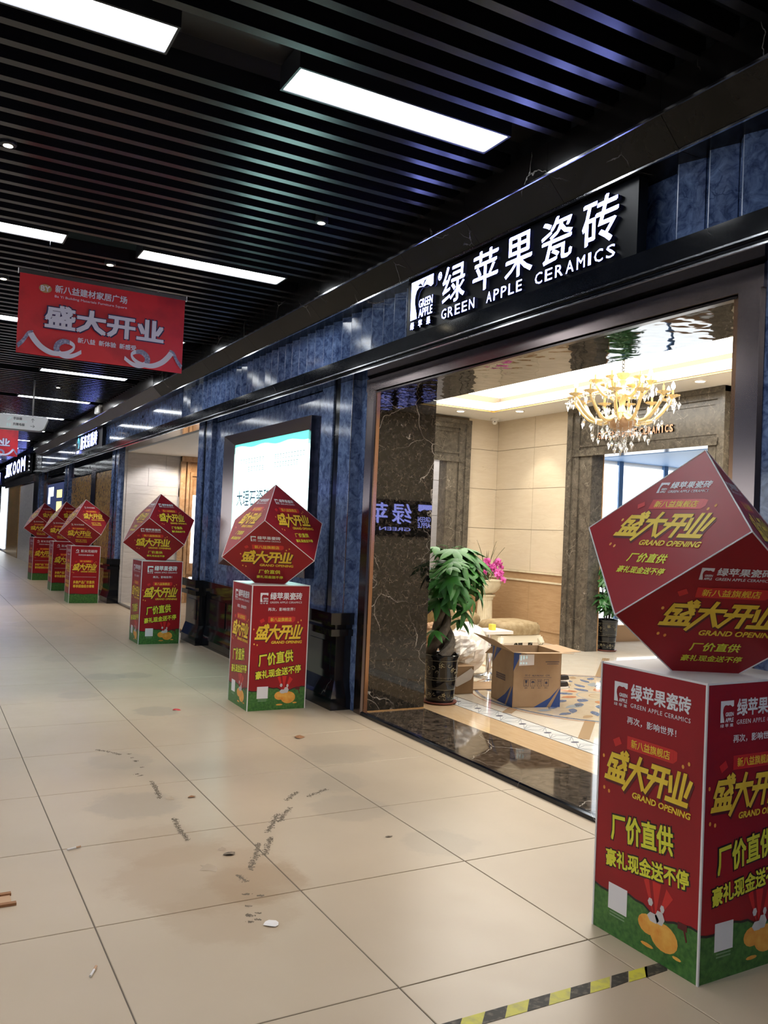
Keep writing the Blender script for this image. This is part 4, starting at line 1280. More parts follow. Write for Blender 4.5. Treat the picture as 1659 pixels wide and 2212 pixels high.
def stand(kind, name, label, group, loc, rz=0.0):
    t = thing(name, label, 'promotional stand', loc, group, rz)
    h = BW / 2
    body = MB().box(-h, h, -h, h, 0, BH).build('base_box', 'red', t, world=False)
    et = MB()
    for sx in (-1, 1):
        for sy in (-1, 1):
            et.box(sx * h - .0035, sx * h + .0035, sy * h - .0035, sy * h + .0035, 0, BH + .002)
    et.box(-h - .001, h + .001, -h - .001, h + .001, BH - .006, BH + .001)
    et.build('foam_edge', 'foam_edge', body, world=False)
    planes = [Plane((-h, -h, 0), (1, 0, 0), (0, 0, 1)), Plane((-h, h, 0), (0, -1, 0), (0, 0, 1)), Plane((h, -h, 0), (0, 1, 0), (0, 0, 1)), Plane((h, h, 0), (-1, 0, 0), (0, 0, 1))]

    def X(u):
        return u * BW

    def Zv(v):
        return (1 - v) * BH

    def each(fn):
        return [lambda m, p=p: fn(m, p) for p in planes]

    def apple_icon(m, p, x0, x1, z0, z1, d, mi=0):
        put_flat(m, p, [(x0 + a * (x1 - x0), z0 + b * (z1 - z0)) for a, b in APPLE], [tuple(range(len(APPLE)))], d, mi)
        put_text(m, p, 'GREEN', x0 + .38 * (x1 - x0), x1, z0 + .27 * (z1 - z0), z0 + .46 * (z1 - z0), d, .03, mi=mi)
        put_text(m, p, 'APPLE', x0 + .38 * (x1 - x0), x1, z0, z0 + .2 * (z1 - z0), d, .03, mi=mi)

    def swirl(m, p, cx, cz, r, d):
        for i in range(12):
            a, b = -.5 * PI + i / 12 * 1.6 * PI, -.5 * PI + (i + 1) / 12 * 1.6 * PI
            w = .5
            put_flat(m, p, [(cx + r * math.cos(a), cz + r * math.sin(a)), (cx + r * math.cos(b), cz + r * math.sin(b)), (cx + r * w * math.cos(b), cz + r * w * math.sin(b)), (cx + r * w * math.cos(a), cz + r * w * math.sin(a))], [(0, 1, 2, 3)], d)
        put_flat(m, p, rect(cx - r * 1.3, cx + r * 1.3, cz - r * 1.5, cz - r * 1.2), [(0, 1, 2, 3)], d)
    D1, D2, D3, D4 = .0006, .0012, .0018, .0024
    G = kind == 'green'

    def title(m, p, x0, x1, z0, z1):
        put_title(m, p, x0, x1, z0, z1, D3)

    def title_shadow(m, p, x0, x1, z0, z1):
        put_title(m, p, x0, x1, z0, z1, D1, .22)
        put_title(m, p, x0, x1, z0, z1, D1 + .0002, .16, dx=.006, dy=-.010)

    def ribbon(m, p, x0, x1, z0, z1):
        put_flat(m, p, rect(x0, x1, z0, z1), [(0, 1, 2, 3)], D2)
        w = z1 - z0
        put_flat(m, p, [(x1, z0), (x1 + w * .35, z0 + w * .3), (x1 + w * .35, z1 - w * .1), (x1, z1)], [(0, 1, 2, 3)], D1)

    def envelope(m, p, x, z, s):
        c, sn = math.cos(.5), math.sin(.5)
        put_flat(m, p, [(x + s * (a * c - b * sn), z + s * (a * sn + b * c)) for a, b in ((-.6, -.45), (.6, -.45), (.6, .45), (-.6, .45))], [(0, 1, 2, 3)], D2)

    def confetti(m, p, x0, x1, z0, z1):
        s = (x1 - x0) * .022
        for (u, v) in ((-.02, .62), (.93, .98), (.0, .0), (.06, -.04), (.87, .9)):
            put_flat(m, p, ell(x0 + u * (x1 - x0), z0 + v * (z1 - z0), s * .6, s * .8, 8), [tuple(range(8))], D2)

    # ---- base box artwork
    if G:
        add_print(body, 'logo_print', 'white_print', each(lambda m, p: (apple_icon(m, p, X(.14), X(.275), Zv(.135), Zv(.062), D2), put_text(m, p, '绿苹果瓷砖', X(.31), X(.87), Zv(.118), Zv(.058), D2, .025),
                  put_text(m, p, 'GREEN APPLE CERAMICS', X(.31), X(.87), Zv(.146), Zv(.130), D2, .012, spacing=1.15), put_text(m, p, '绿 苹 果', X(.14), X(.275), Zv(.152), Zv(.140), D2, .01))))
        add_print(body, 'slogan_print', 'white_print', each(lambda m, p: put_text(m, p, '再次，影响世界！', X(.28), X(.75), Zv(.208), Zv(.180), D2, .018)))
    else:
        add_print(body, 'logo_print', 'white_print', each(lambda m, p: (swirl(m, p, X(.22), Zv(.085), .024, D2), put_text(m, p, '斯米克磁砖', X(.33), X(.9), Zv(.115), Zv(.062), D2, .012))))
        add_print(body, 'slogan_print', 'white_print', each(lambda m, p: put_text(m, p, '时间空间·健康生活', X(.26), X(.78), Zv(.170), Zv(.145), D2, .018)))
    o1 = 0 if G else -.01
    add_print(body, 'ribbon_print', 'red_bright', each(lambda m, p: ribbon(m, p, X(.29), X(.73), Zv(.30 + o1), Zv(.252 + o1))))
    add_print(body, 'envelope_print', 'red_bright', each(lambda m, p: envelope(m, p, X(.19), Zv(.285 + o1), .03)))
    add_print(body, 'shop_name_print', 'yellow', each(lambda m, p: put_text(m, p, '新八益旗舰店', X(.33), X(.70), Zv(.292 + o1), Zv(.260 + o1), D3, .018)))
    add_print(body, 'coin_print', 'orange_print', each(lambda m, p: confetti(m, p, X(.07), X(.93), Zv(.47 + o1), Zv(.28 + o1))))
    add_print(body, 'title_shadow_print', 'maroon', each(lambda m, p: title_shadow(m, p, X(.08), X(.92), Zv(.432 + o1), Zv(.318 + o1))))
    add_print(body, 'title_print', 'yellow', each(lambda m, p: title(m, p, X(.08), X(.92), Zv(.432 + o1), Zv(.318 + o1))))
    add_print(body, 'subtitle_print', 'yellow', each(lambda m, p: put_text(m, p, 'GRAND OPENING', X(.36), X(.90), Zv(.470 + o1), Zv(.447 + o1), D4, .03, .15)))
    if G:
        rr = math.radians(7)
        add_print(body, 'offer_outline_print', 'black_print', each(lambda m, p: (put_text(m, p, '厂价直供', X(.15), X(.76), Zv(.635), Zv(.535), D1, .07, .1, rr, grow=.012), put_text(m, p, '豪礼现金送不停', X(.11), X(.91), Zv(.730), Zv(.665), D1, .07, .1, rr, grow=.010))))
        add_print(body, 'offer_print', 'lime', each(lambda m, p: (put_text(m, p, '厂价直供', X(.15), X(.76), Zv(.635), Zv(.535), D3, .028, .1, rr), put_text(m, p, '豪礼现金送不停', X(.11), X(.91), Zv(.730), Zv(.665), D3, .028, .1, rr))))
        gp = [(0, 0), (BW, 0)] + [(BW * (1 - i / 14), .162 + .012 * math.sin(i * .8 + 1) + .004 * math.sin(i * 2.9)) for i in range(15)]
    else:
        add_print(body, 'fine_print', 'pale_print', each(lambda m, p: put_flat(m, p, rect(X(.1), X(.9), Zv(.545), Zv(.54)), [(0, 1, 2, 3)], D2)))
        add_print(body, 'offer_print', 'yellow', each(lambda m, p: (put_text(m, p, '多款产品厂价直供', X(.12), X(.85), Zv(.66), Zv(.605), D3, .025), put_text(m, p, '尊享超值组合套餐', X(.12), X(.85), Zv(.73), Zv(.675), D3, .025))))
        gp = [(0, 0), (BW, 0), (BW, .155), (BW * .75, .16), (BW * .5, .15), (BW * .25, .16), (0, .155)]
    add_print(body, 'hill_edge_print', 'black_print', each(lambda m, p: put_flat(m, p, [(x, z + (.008 if i > 1 else 0)) for i, (x, z) in enumerate(gp)], [tuple(range(len(gp)))], D1 * .7)))
    add_print(body, 'grass_print', 'grass_print', each(lambda m, p: put_flat(m, p, gp, [tuple(range(len(gp)))], D1)))
    if G:
        add_print(body, 'label_print', 'white_print', each(lambda m, p: put_flat(m, p, rect(X(.155), X(.345), .095, .19), [(0, 1, 2, 3)], D2)))
        add_print(body, 'caption_print', 'grass_pale', each(lambda m, p: [put_flat(m, p, rect(X(.175), X(.325), .084 - q * .011, .089 - q * .011), [(0, 1, 2, 3)], D2) for q in range(2)]))

        def pot(m, p):
            put_flat(m, p, ell(X(.70), .095, .062, .048, 18), [tuple(range(18))], D2)
            put_flat(m, p, ell(X(.55), .112, .045, .034, 14), [tuple(range(14))], D2 + .0002)
            put_flat(m, p, ell(X(.55), .040, .03, .007, 8), [tuple(range(8))], D2)
            put_flat(m, p, ell(X(.82), .050, .02, .006, 8), [tuple(range(8))], D2)
        add_print(body, 'ray_print', 'red_bright', each(lambda m, p: [put_flat(m, p, q, [(0, 1, 2)], D1 * .8 + 5e-5 * i) for i, q in enumerate(([(X(.60), .15), (X(.50), .26), (X(.545), .275)], [(X(.62), .15), (X(.58), .27), (X(.66), .27)], [(X(.64), .15), (X(.71), .265), (X(.77), .24)]))]))
        add_print(body, 'treasure_pot_print', 'orange_print', each(pot))

        def gems(m, p):
            for (x, z, a, b) in ((.60, .145, .028, .018), (.66, .155, .022, .026), (.57, .195, .012, .015), (.68, .19, .010, .014)):
                put_flat(m, p, ell(X(x), z, a, b, 6), [tuple(range(6))], D3)
        add_print(body, 'treasure_print', 'pale_print', each(gems))
        add_print(body, 'mallet_print', 'maroon', each(lambda m, p: (put_flat(m, p, rect(X(.82), X(.90), .155, .178), [(0, 1, 2, 3)], D3), put_flat(m, p, [(X(.87), .155), (X(.895), .12), (X(.905), .125), (X(.885), .158)], [(0, 1, 2, 3)], D3))))

    # ---- cube balanced on one corner, its lowest corner sunk into the base
    ph = math.radians(-120)
    T = Vector((0, 0, BZ + 3 * CZ))
    U = [Vector((CR * math.cos(ph + k * 2 * PI / 3), CR * math.sin(ph + k * 2 * PI / 3), BZ + 2 * CZ)) for k in range(3)]
    Lo = [Vector((CR * math.cos(ph + PI / 3 + k * 2 * PI / 3), CR * math.sin(ph + PI / 3 + k * 2 * PI / 3), BZ + CZ)) for k in range(3)]
    Bt = Vector((0, 0, BZ))
    f = (BH + .001 - BZ) / CZ
    cut = [Bt + (q - Bt) * f for q in Lo]
    vs = [T] + U + Lo + cut
    # indices: T0 U1..3 L4..6 C7..9 ; Lo[k] lies between U[k] and U[k+1]
    fs = []
    for k in range(3):
        fs.append((0, 1 + k, 4 + k, 1 + (k + 1) % 3))
        fs.append((1 + k, 4 + (k - 1) % 3, 7 + (k - 1) % 3, 7 + k, 4 + k))
    fs.append((7, 8, 9))
    cube = MB().add(vs, fs).build('cube', 'red', t, world=False)
    et = MB()
    for k in range(3):
        et.tube([T, U[k]], .0028, 5)
        et.tube([U[k], Lo[k]], .0028, 5)
        et.tube([U[k], Lo[(k - 1) % 3]], .0028, 5)
        et.tube([Lo[k], cut[k]], .0028, 5)
    et.build('foam_edge', 'foam_edge', cube, world=False)
    # face drawing planes: centre of the face, up along its steep diagonal
    fps = []
    for k in range(3):
        ctr = (T + Lo[k]) / 2
        upv = (T - Lo[k]).normalized()
        out = Vector((ctr.x, ctr.y, 0)).normalized()
        nrm = (U[k] - T).cross(U[(k + 1) % 3] - T)
        if nrm.dot(out) < 0:
            nrm = -nrm
        fps.append((Plane(ctr, upv.cross(nrm.normalized()), upv), 'upper'))
        ctr = (U[k] + Bt) / 2
        upv = (U[k] - Bt).normalized()
        nrm = (Lo[k] - U[k]).cross(Lo[(k - 1) % 3] - U[k])
        if nrm.dot(Vector((U[k].x, U[k].y, 0))) < 0:
            nrm = -nrm
        fps.append((Plane(ctr, upv.cross(nrm.normalized()), upv), 'lower'))
    HD = CA * math.sqrt(2) / 2           # half diagonal

    def eachc(fn):
        return [lambda m, p=p: fn(m, p) for p, _ in fps]

    def V(v):
        return HD - v * 2 * HD
    if G:
        add_print(cube, 'logo_print', 'white_print', eachc(lambda m, p: (apple_icon(m, p, -.125, -.082, V(.272), V(.205), D2), put_text(m, p, '绿苹果瓷砖', -.070, .115, V(.247), V(.202), D2, .025), put_text(m, p, 'GREEN APPLE CERAMICS', -.070, .115, V(.273), V(.257), D2, .012))))
    else:
        add_print(cube, 'logo_print', 'white_print', eachc(lambda m, p: (swirl(m, p, -.095, V(.23), .016, D2), put_text(m, p, '斯米克磁砖', -.06, .115, V(.255), V(.212), D2, .012))))
    add_print(cube, 'ribbon_print', 'red_bright', eachc(lambda m, p: ribbon(m, p, -.12, .12, V(.375), V(.315))))
    add_print(cube, 'envelope_print', 'red_bright', eachc(lambda m, p: envelope(m, p, -.165, V(.35), .026)))
    add_print(cube, 'shop_name_print', 'yellow', eachc(lambda m, p: put_text(m, p, '新八益旗舰店', -.10, .10, V(.366), V(.324), D3, .018)))
    add_print(cube, 'coin_print', 'orange_print', eachc(lambda m, p: confetti(m, p, -.21, .21, V(.60), V(.35))))
    add_print(cube, 'title_shadow_print', 'maroon', eachc(lambda m, p: title_shadow(m, p, -.215, .215, V(.545), V(.400))))
    add_print(cube, 'title_print', 'yellow', eachc(lambda m, p: title(m, p, -.215, .215, V(.545), V(.400))))
    add_print(cube, 'subtitle_print', 'yellow', eachc(lambda m, p: put_text(m, p, 'GRAND OPENING', -.07, .205, V(.600), V(.567), D4, .03, .15)))
    if G:
        add_print(cube, 'offer_print', 'lime', eachc(lambda m, p: (put_text(m, p, '厂价直供', -.085, .095, V(.70), V(.645), D3, .024, .1), put_text(m, p, '豪礼现金送不停', -.105, .115, V(.765), V(.725), D3, .022, .1))))
    else:
        add_print(cube, 'offer_print', 'yellow', eachc(lambda m, p: (put_text(m, p, '多款产品厂价直供', -.1, .1, V(.69), V(.655), D3, .022), put_text(m, p, '尊享超值组合套餐', -.1, .1, V(.74), V(.705), D3, .022))))
    return t


def restand(src, label, loc, rz=0.0):
    c = copy_tree(src)
    c['label'] = label
    c.location = loc
    c.rotation_euler = (0, 0, rz)
    return c


gs = stand('green', 'promotional_stand', 'nearest red stand with tilted 盛大开业 cube, cut off by the right picture edge', 'red grand opening stands along the shops', (2.585, 2.205, 0), math.radians(.6))
restand(gs, 'red stand with tilted cube in front of the lit poster box, second nearest', (2.608, 6.625, 0), math.radians(-1.2))
restand(gs, 'red stand with tilted cube before the pale grey second shop entrance', (2.63, 10.515, 0), 0)
ss = stand('simik', 'promotional_stand', 'red stand with tilted cube, front one of the three 斯米克 stands', 'red grand opening stands along the shops', (2.622, 15.78, 0), 0)
restand(ss, 'red stand half hidden, middle one of the three 斯米克 stands', (2.68, 18.46, 0), 0)
restand(ss, 'red stand with tilted cube, farthest left of the three 斯米克 stands', (2.64, 21.55, 0), math.radians(4))

# ================================================================== THINGS: hanging banners and the direction board


def banner(label, xa, xb, y, z0, z1):
    t = thing('hanging_banner', label, 'banner', ((xa + xb) / 2, y, z0), 'red banners hung across the corridor')
    w, h = xb - xa, z1 - z0
    NX = 16
    m = MB()
    vs = []
    for d in (-.001, .001):
        for i in range(NX + 1):
            for j in range(5):
                bow = .010 * math.sin(i / NX * PI * 2) * (1 - j / 4)
                vs.append((xa + w * i / NX, y + d + bow, z0 + h * j / 4))
    fs = []
    for s in range(2):
        o = s * (NX + 1) * 5
        for i in range(NX):
            for j in range(4):
                q = (o + i * 5 + j, o + (i + 1) * 5 + j, o + (i + 1) * 5 + j + 1, o + i * 5 + j + 1)
                fs.append(q if s == 0 else q[::-1])
    fab = m.add(vs, fs).build('fabric', 'banner_red', t)
    MB().box(xa - .01, xb + .01, y - .009, y + .009, z1 - .006, z1 + .022).build('top_rail', 'crown_steel', t)
    MB().box(xa - .013, xa - .009, y - .011, y + .011, z1 - .012, z1 + .026).build('rail_cap', 'white_paint', t)
    MB().box(xb + .009, xb + .013, y - .011, y + .011, z1 - .012, z1 + .026).build('rail_cap', 'white_paint', t)
    for fx in (.16, .825):
        x = xa + w * fx
        MB().tube([(x, y, z1 + .02), (x, y, 3.61)], .0016, 5).build('wire', 'chrome', t)
        MB().ball((x, y, z1 + .026), .006, 6, 5).build('wire_knot', 'chrome', t)
        MB().ball((x, y, 3.6), .008, 6, 5).build('wire_knot', 'chrome', t)
    p = Plane((xa, y - .0125, z0), (1, 0, 0), (0, 0, 1))
    P = lambda u: u * w
    Q = lambda v: (1 - v) * h

    def pr2(name, mat, fn):
        mm = MB()
        fn(mm)
        return mm.build(name, mat, fab)
    pr2('emblem_print', 'gold_print', lambda m: put_flat(m, p, ell(P(.145), Q(.165), .045, .032, 18), [tuple(range(18))], .0))
    pr2('emblem_letters', 'white_print', lambda m: put_text(m, p, 'BY', P(.118), P(.172), Q(.20), Q(.13), .001, .03))
    pr2('heading_print', 'silver_print', lambda m: (put_text(m, p, '新八益建材家居广场', P(.20), P(.63), Q(.195), Q(.095), .001, .022), put_text(m, p, 'Ba Yi Building Materials Furniture Square', P(.20), P(.63), Q(.265), Q(.225), .001, .008)))
    pr2('title_outline', 'navy_print', lambda m: put_text(m, p, '盛大开业', P(.147), P(.873), Q(.655), Q(.345), .0005, .065, grow=.012))
    pr2('title_print', 'silver_print', lambda m: put_text(m, p, '盛大开业', P(.15), P(.87), Q(.65), Q(.35), .0015, .035))
    pr2('slogan_print', 'silver_print', lambda m: put_text(m, p, '新八益  新体验  新感受', P(.345), P(.70), Q(.785), Q(.715), .001, .025))

    def strip(path, wd_, mat, sgn):
        n = len(path)
        pts = []
        for i in range(n - 1):
            p0, p1, p2, p3 = [Vector((q[0] * w, (1 - q[1]) * h, 0)) for q in (path[max(0, i - 1)], path[i], path[i + 1], path[min(n - 1, i + 2)])]
            for k in range(5):
                t_ = k / 5
                pts.append(.5 * ((2 * p1) + (p2 - p0) * t_ + (2 * p0 - 5 * p1 + 4 * p2 - p3) * t_ ** 2 + (3 * p1 - p0 - 3 * p2 + p3) * t_ ** 3))
        pts.append(Vector((path[-1][0] * w, (1 - path[-1][1]) * h, 0)))
        L_, R2 = [], []
        for i, q in enumerate(pts):
            d = (pts[min(i + 1, len(pts) - 1)] - pts[max(i - 1, 0)]).normalized()
            n_ = Vector((-d.y * .8 + .35, d.x, 0)) * wd_ / 2
            L_.append(q + n_)
            R2.append(q - n_)
        mm = MB()
        for i in range(len(pts) - 1):
            q = [(v.x if sgn > 0 else w - v.x, v.y) for v in (L_[i], R2[i], R2[i + 1], L_[i + 1])]
            put_flat(mm, p, q if sgn > 0 else q[::-1], [(0, 1, 2, 3)], .0008 + i * 1e-5 + (.0006 if mat == 'silver_print' else 0))
        mm.build('ribbon_print', mat, fab)
    for sgn in (1, -1):
        strip([(.005, .92), (.035, .85), (.06, .76), (.085, .745)], .045, 'slate_print', sgn)
        strip([(.075, .745), (.10, .82), (.14, .90), (.20, .955), (.27, .945), (.315, .89), (.325, .83), (.30, .795)], .036, 'silver_print', sgn)
        strip([(.30, .795), (.265, .79), (.235, .83), (.225, .89), (.235, .94)], .036, 'slate_print', sgn)
        strip([(.235, .94), (.28, .975), (.325, .955), (.37, .895)], .036, 'silver_print', sgn)
    return t


banner('red hanging banner 盛大开业 with silver ribbons, nearest to the camera', .572, 1.80, 6.74, 2.665, 3.262)
banner('red hanging banner far down the corridor below the white direction board', .62, 1.86, 20.2, 2.78, 3.37)

ds = thing('direction_board', 'white hanging direction board with escalator and lift arrows', 'direction sign', (.95, 14.2, 2.8))
yb_ = 14.2
outl = [(.15, 2.83), (.17, 2.815), (1.60, 2.815), (1.64, 2.83), (1.67, 2.86), (1.72, 3.0), (1.715, 3.02), (1.70, 3.035), (.20, 3.035), (.17, 3.02), (.12, 2.87)]
MB().prism(outl, 'y', yb_ - .03, yb_ + .03).build('board', 'sign_white', ds)
out2 = [(x + (.012 if x > 1 else -.012), z - .02) for x, z in outl]
MB().prism(out2, 'y', yb_ - .022, yb_ + .022).build('rim', 'crown_steel', ds)
for x in (.45, 1.50):
    MB().tube([(x, yb_, 3.03), (x, yb_, 3.62)], .012, 8).build('hanger', 'crown_steel', ds)
p = Plane((0, yb_ - .031, 0), (1, 0, 0), (0, 0, 1))
m = MB()
put_text(m, p, '手扶梯', 1.22, 1.345, 2.955, 3.0, .001, .03)
put_text(m, p, '升降电梯', 1.22, 1.385, 2.865, 2.91, .001, .03)
m.build('lettering', 'sign_grey', ds)
m = MB()
put_text(m, p, 'ESCALATOR', 1.22, 1.42, 2.925, 2.945, .001, .01)
put_text(m, p, 'LIFT', 1.22, 1.29, 2.838, 2.856, .001, .01)
m.build('small_lettering', 'poster_grey', ds)
m = MB()


def arrow(cx, cz, r, ang):
    c, s = math.cos(ang), math.sin(ang)
    for q in ([(-.1, -1), (.1, -1), (.1, .7), (-.1, .7)], [(0, 1), (-.75, .25), (-.62, .1), (0, .72)], [(0, 1), (0, .72), (.62, .1), (.75, .25)]):
        put_flat(m, p, [(cx + r * (a * c - b * s), cz + r * (a * s + b * c)) for a, b in q], [(0, 1, 2, 3)], .001)


arrow(1.50, 2.965, .032, 0)
arrow(1.50, 2.875, .032, -PI / 2)
m.build('arrow_print', 'sign_grey', ds)
m = MB()
put_flat(m, p, [(1.13, 2.94), (1.14, 2.935), (1.20, 2.985), (1.195, 2.995)], [(0, 1, 2, 3)], .001)
for (a, b) in ((1.14, 2.975), (1.165, 2.99)):
    put_flat(m, p, ell(a, b, .007, .007, 8), [tuple(range(8))], .001)
for i in range(2):
    for (dx, dz, ww, hh) in ((0, 0, .022, .014), (0, .02, .022, .014), (0, .04, .022, .008)):
        put_flat(m, p, rect(1.13 + i * .034 + dx, 1.13 + i * .034 + dx + ww, 2.845 + dz, 2.845 + dz + hh), [(0, 1, 2, 3)], .001)
m.build('pictogram', 'poster_grey', ds)

# ================================================================== THINGS: plants


def leaflet(mb, base, yaw, L, wd, droop, mi=0):
    c, s = math.cos(yaw), math.sin(yaw)
    n = 5
    ctr, lft, rgt = [], [], []
    for i in range(n + 1):
        t = i / n
        r = t * L
        z = -droop * t * t * L
        w = wd * (math.sin(PI * min(1, t * .96 + .02)) ** .8) * (1 - .25 * t)
        ctr.append((base[0] + r * c, base[1] + r * s, base[2] + z))
        lft.append((base[0] + r * c - w * s, base[1] + r * s + w * c, base[2] + z - w * .35))
        rgt.append((base[0] + r * c + w * s, base[1] + r * s - w * c, base[2] + z - w * .35))
    vs = ctr + lft + rgt
    fs = []
    for i in range(n):
        fs.append((i, i + 1, n + 1 + i + 1, n + 1 + i))
        fs.append((i + 1, i, 2 * n + 2 + i, 2 * n + 2 + i + 1))
    mb.add(vs, fs, mi)


def palmate(name, mat, L, wd, stalk, nl, droop, seed):
    rr = random.Random(seed)
    mb = MB()
    mb.tube([(0, 0, 0), (stalk * .5, 0, .012), (stalk, 0, .0)], [.003, .0022, .002], 4)
    for k in range(nl):
        a = (k - (nl - 1) / 2) * (2.6 * PI / 2 / nl) * 1.25
        leaflet(mb, (stalk, 0, 0), a + rr.uniform(-.1, .1), L * (1 - .22 * abs(k - (nl - 1) / 2) / nl) * rr.uniform(.9, 1.08), wd, droop * rr.uniform(.7, 1.3))
    return mb.mesh(name, mat, True)


def pot_mesh():
    prof = [(0.0, .01), (.118, .01), (.122, .03), (.128, .12), (.1265, .126), (.131, .132), (.137, .20), (.1355, .206), (.140, .212), (.150, .385), (.158, .395), (.160, .415), (.152, .42), (.140, .415), (.138, .39), (0, .385)]
    return MB().lathe(prof, 28).mesh('pot', 'pot', True)


def pot_gilt(seed):
    rr = random.Random(seed)
    mb = MB()

    def S(t, z):
        r = .119 + .036 * max(0, min(1, z / .40)) + .0015
        return Vector((r * math.cos(t), r * math.sin(t), z))
    for (z0, z1, n) in ((.235, .365, 26), (.035, .115, 20)):
        for i in range(n):
            t0 = 2 * PI * i / n + rr.uniform(-.08, .08)
            zc = rr.uniform(z0 + .015, z1 - .015)
            sg_ = rr.choice((-1, 1))
            R0 = rr.uniform(.016, .027)
            pts = []
            for k in range(10):
                a = sg_ * k * .62 + i
                rad = R0 * (1 - k / 11)
                pts.append(S(t0 + rad * math.cos(a) / .14, min(z1, max(z0, zc + rad * math.sin(a)))))
            mb.tube(pts, .0014, 3)
        for i in range(n // 3):
            t0 = 2 * PI * i / (n // 3) + .2
            zc = rr.uniform(z0 + .03, z1 - .03)
            for k in range(5):
                a = k * 2 * PI / 5
                q = [S(t0 + rad * math.cos(a + da) / .14, zc + rad * math.sin(a + da)) for rad, da in ((.004, 0), (.012, .35), (.02, 0), (.012, -.35))]
                mb.poly(q)
    for z in (.228, .372, .126, .206):
        mb.tube([S(2 * PI * i / 24, z) for i in range(25)], .0012, 3)
    return mb.mesh('gilt_pattern', 'pot_gold')


PM, GM1 = pot_mesh(), pot_gilt(3)
SAU = MB().lathe([(0, 0), (.135, 0), (.15, .012), (.148, .02), (.13, .014), (0, .012)], 24).mesh('saucer', 'saucer', True)
SOIL = MB().lathe([(0, .39), (.137, .39), (.137, .396), (0, .405)], 18).mesh('soil', 'soil')


def potted(name, label, loc, sc):
    t = thing(name, label, 'potted plant', loc, 'potted trees in the shop')
    pt_ = inst('pot', PM, t, loc, (0, 0, 0), (sc, sc, 1.0))
    g = bpy.data.objects.new('gilt_pattern', GM1)
    COL.objects.link(g)
    g.parent = pt_
    inst('saucer', SAU, t, loc, (0, 0, 0), (sc, sc, 1))
    inst('soil', SOIL, t, loc, (0, 0, 0), (sc, sc, 1))
    return t


PX, PY = 4.02, 6.16
pt1 = potted('money_tree', 'braided trunk money tree in black gilt pot beside the marble entrance jamb', (PX, PY, .022), 1.0)
for k in range(3):
    pts, rs = [], []
    for i in range(15):
        q = i / 14
        z = .42 + q * .50
        a = k * 2 * PI / 3 + q * 5.2
        rad = .075 * (1 - q) ** 1.5 + .026
        pts.append((PX + rad * math.cos(a), PY + rad * math.sin(a), z))
        rs.append(.036 * (1 - q) ** .8 + .017)
    for i in range(1, 4):
        a = k * 2 * PI / 3 + 5.2
        pts.append((PX + (.026 + .03 * i) * math.cos(a), PY + (.026 + .03 * i) * math.sin(a), .92 + i * .06))
        rs.append(.012 - i * .002)
    MB().tube(pts, rs, 9).build('trunk', 'bark', pt1, True)
LV = [palmate('leaf', 'leaf', .20, .042, .11, 6, .5, 1), palmate('leaf', 'leaf', .185, .038, .13, 5, .75, 2), palmate('leaf', 'leaf', .22, .044, .09, 7, .4, 3)]
rr = random.Random(11)
# crown
for i in range(46):
    a = rr.uniform(0, 2 * PI)
    lay = rr.random()
    zc = 1.09 + .28 * lay
    rad = .06 + .15 * (1 - lay) * rr.uniform(.5, 1.1)
    if math.cos(a) < -.2 and math.sin(a) > -.6:
        rad *= .5
    loc = (PX + .02 + rad * math.cos(a), PY - .03 + rad * math.sin(a), zc)
    pitch = .1 + .75 * (1 - lay) * rr.uniform(.6, 1.2)
    if loc[0] + .30 * math.cos(a) < 3.80 and loc[1] + .30 * math.sin(a) > 5.92:
        a = -.9 + .5 * math.sin(i)          # turned away from the jamb
    inst('leaf', LV[i % 3], pt1, loc, (rr.uniform(-.35, .35), pitch, a), (rr.uniform(.8, 1.05),) * 3)
for (dx, dy, z, a, pi_) in ((-.14, -.36, 1.22, -3.0, .25), (-.13, -.34, 1.17, -2.7, .7), (-.10, -.30, 1.26, -2.5, .2), (-.05, -.26, 1.3, -2.1, .3), (.0, -.2, 1.05, -1.4, .8), (.1, -.2, 1.0, -1.0, .9), (-.06, -.22, 1.05, -2.0, .9), (.12, -.2, 1.2, -.9, .5), (.0, -.22, 1.2, -1.6, .5), (.18, -.12, 1.25, -.3, .2), (.25, -.05, 1.12, .0, .6), (.25, -.1, 1.04, -.1, .9), (.20, -.05, 1.08, -.2, .7), (.22, -.03, 1.14, .2, .35), (.20, .02, 1.02, -.5, 1.0),
                            (.08, -.05, .86, -.7, .5), (.10, -.03, .82, -.2, .2), (.08, .0, .76, -.1, .3), (.12, 0, .88, .1, .5), (-.06, -.05, .68, -2.7, .3), (.1, -.05, .94, -.6, .6), (-.08, -.06, .95, -2.3, .8)):
    inst('leaf', LV[rr.randrange(3)], pt1, (PX + dx, PY + dy, z), (rr.uniform(-.3, .3), pi_, a), (.72,) * 3)
for i in range(9):
    a = rr.uniform(0, 2 * PI)
    MB().tube([(PX + .05 * math.cos(a), PY + .05 * math.sin(a), .9), (PX + .09 * math.cos(a), PY + .09 * math.sin(a), 1.05), (PX + .12 * math.cos(a), PY + .12 * math.sin(a), 1.18)], .0035, 4).build('leaf_stalk', 'leaf', pt1)

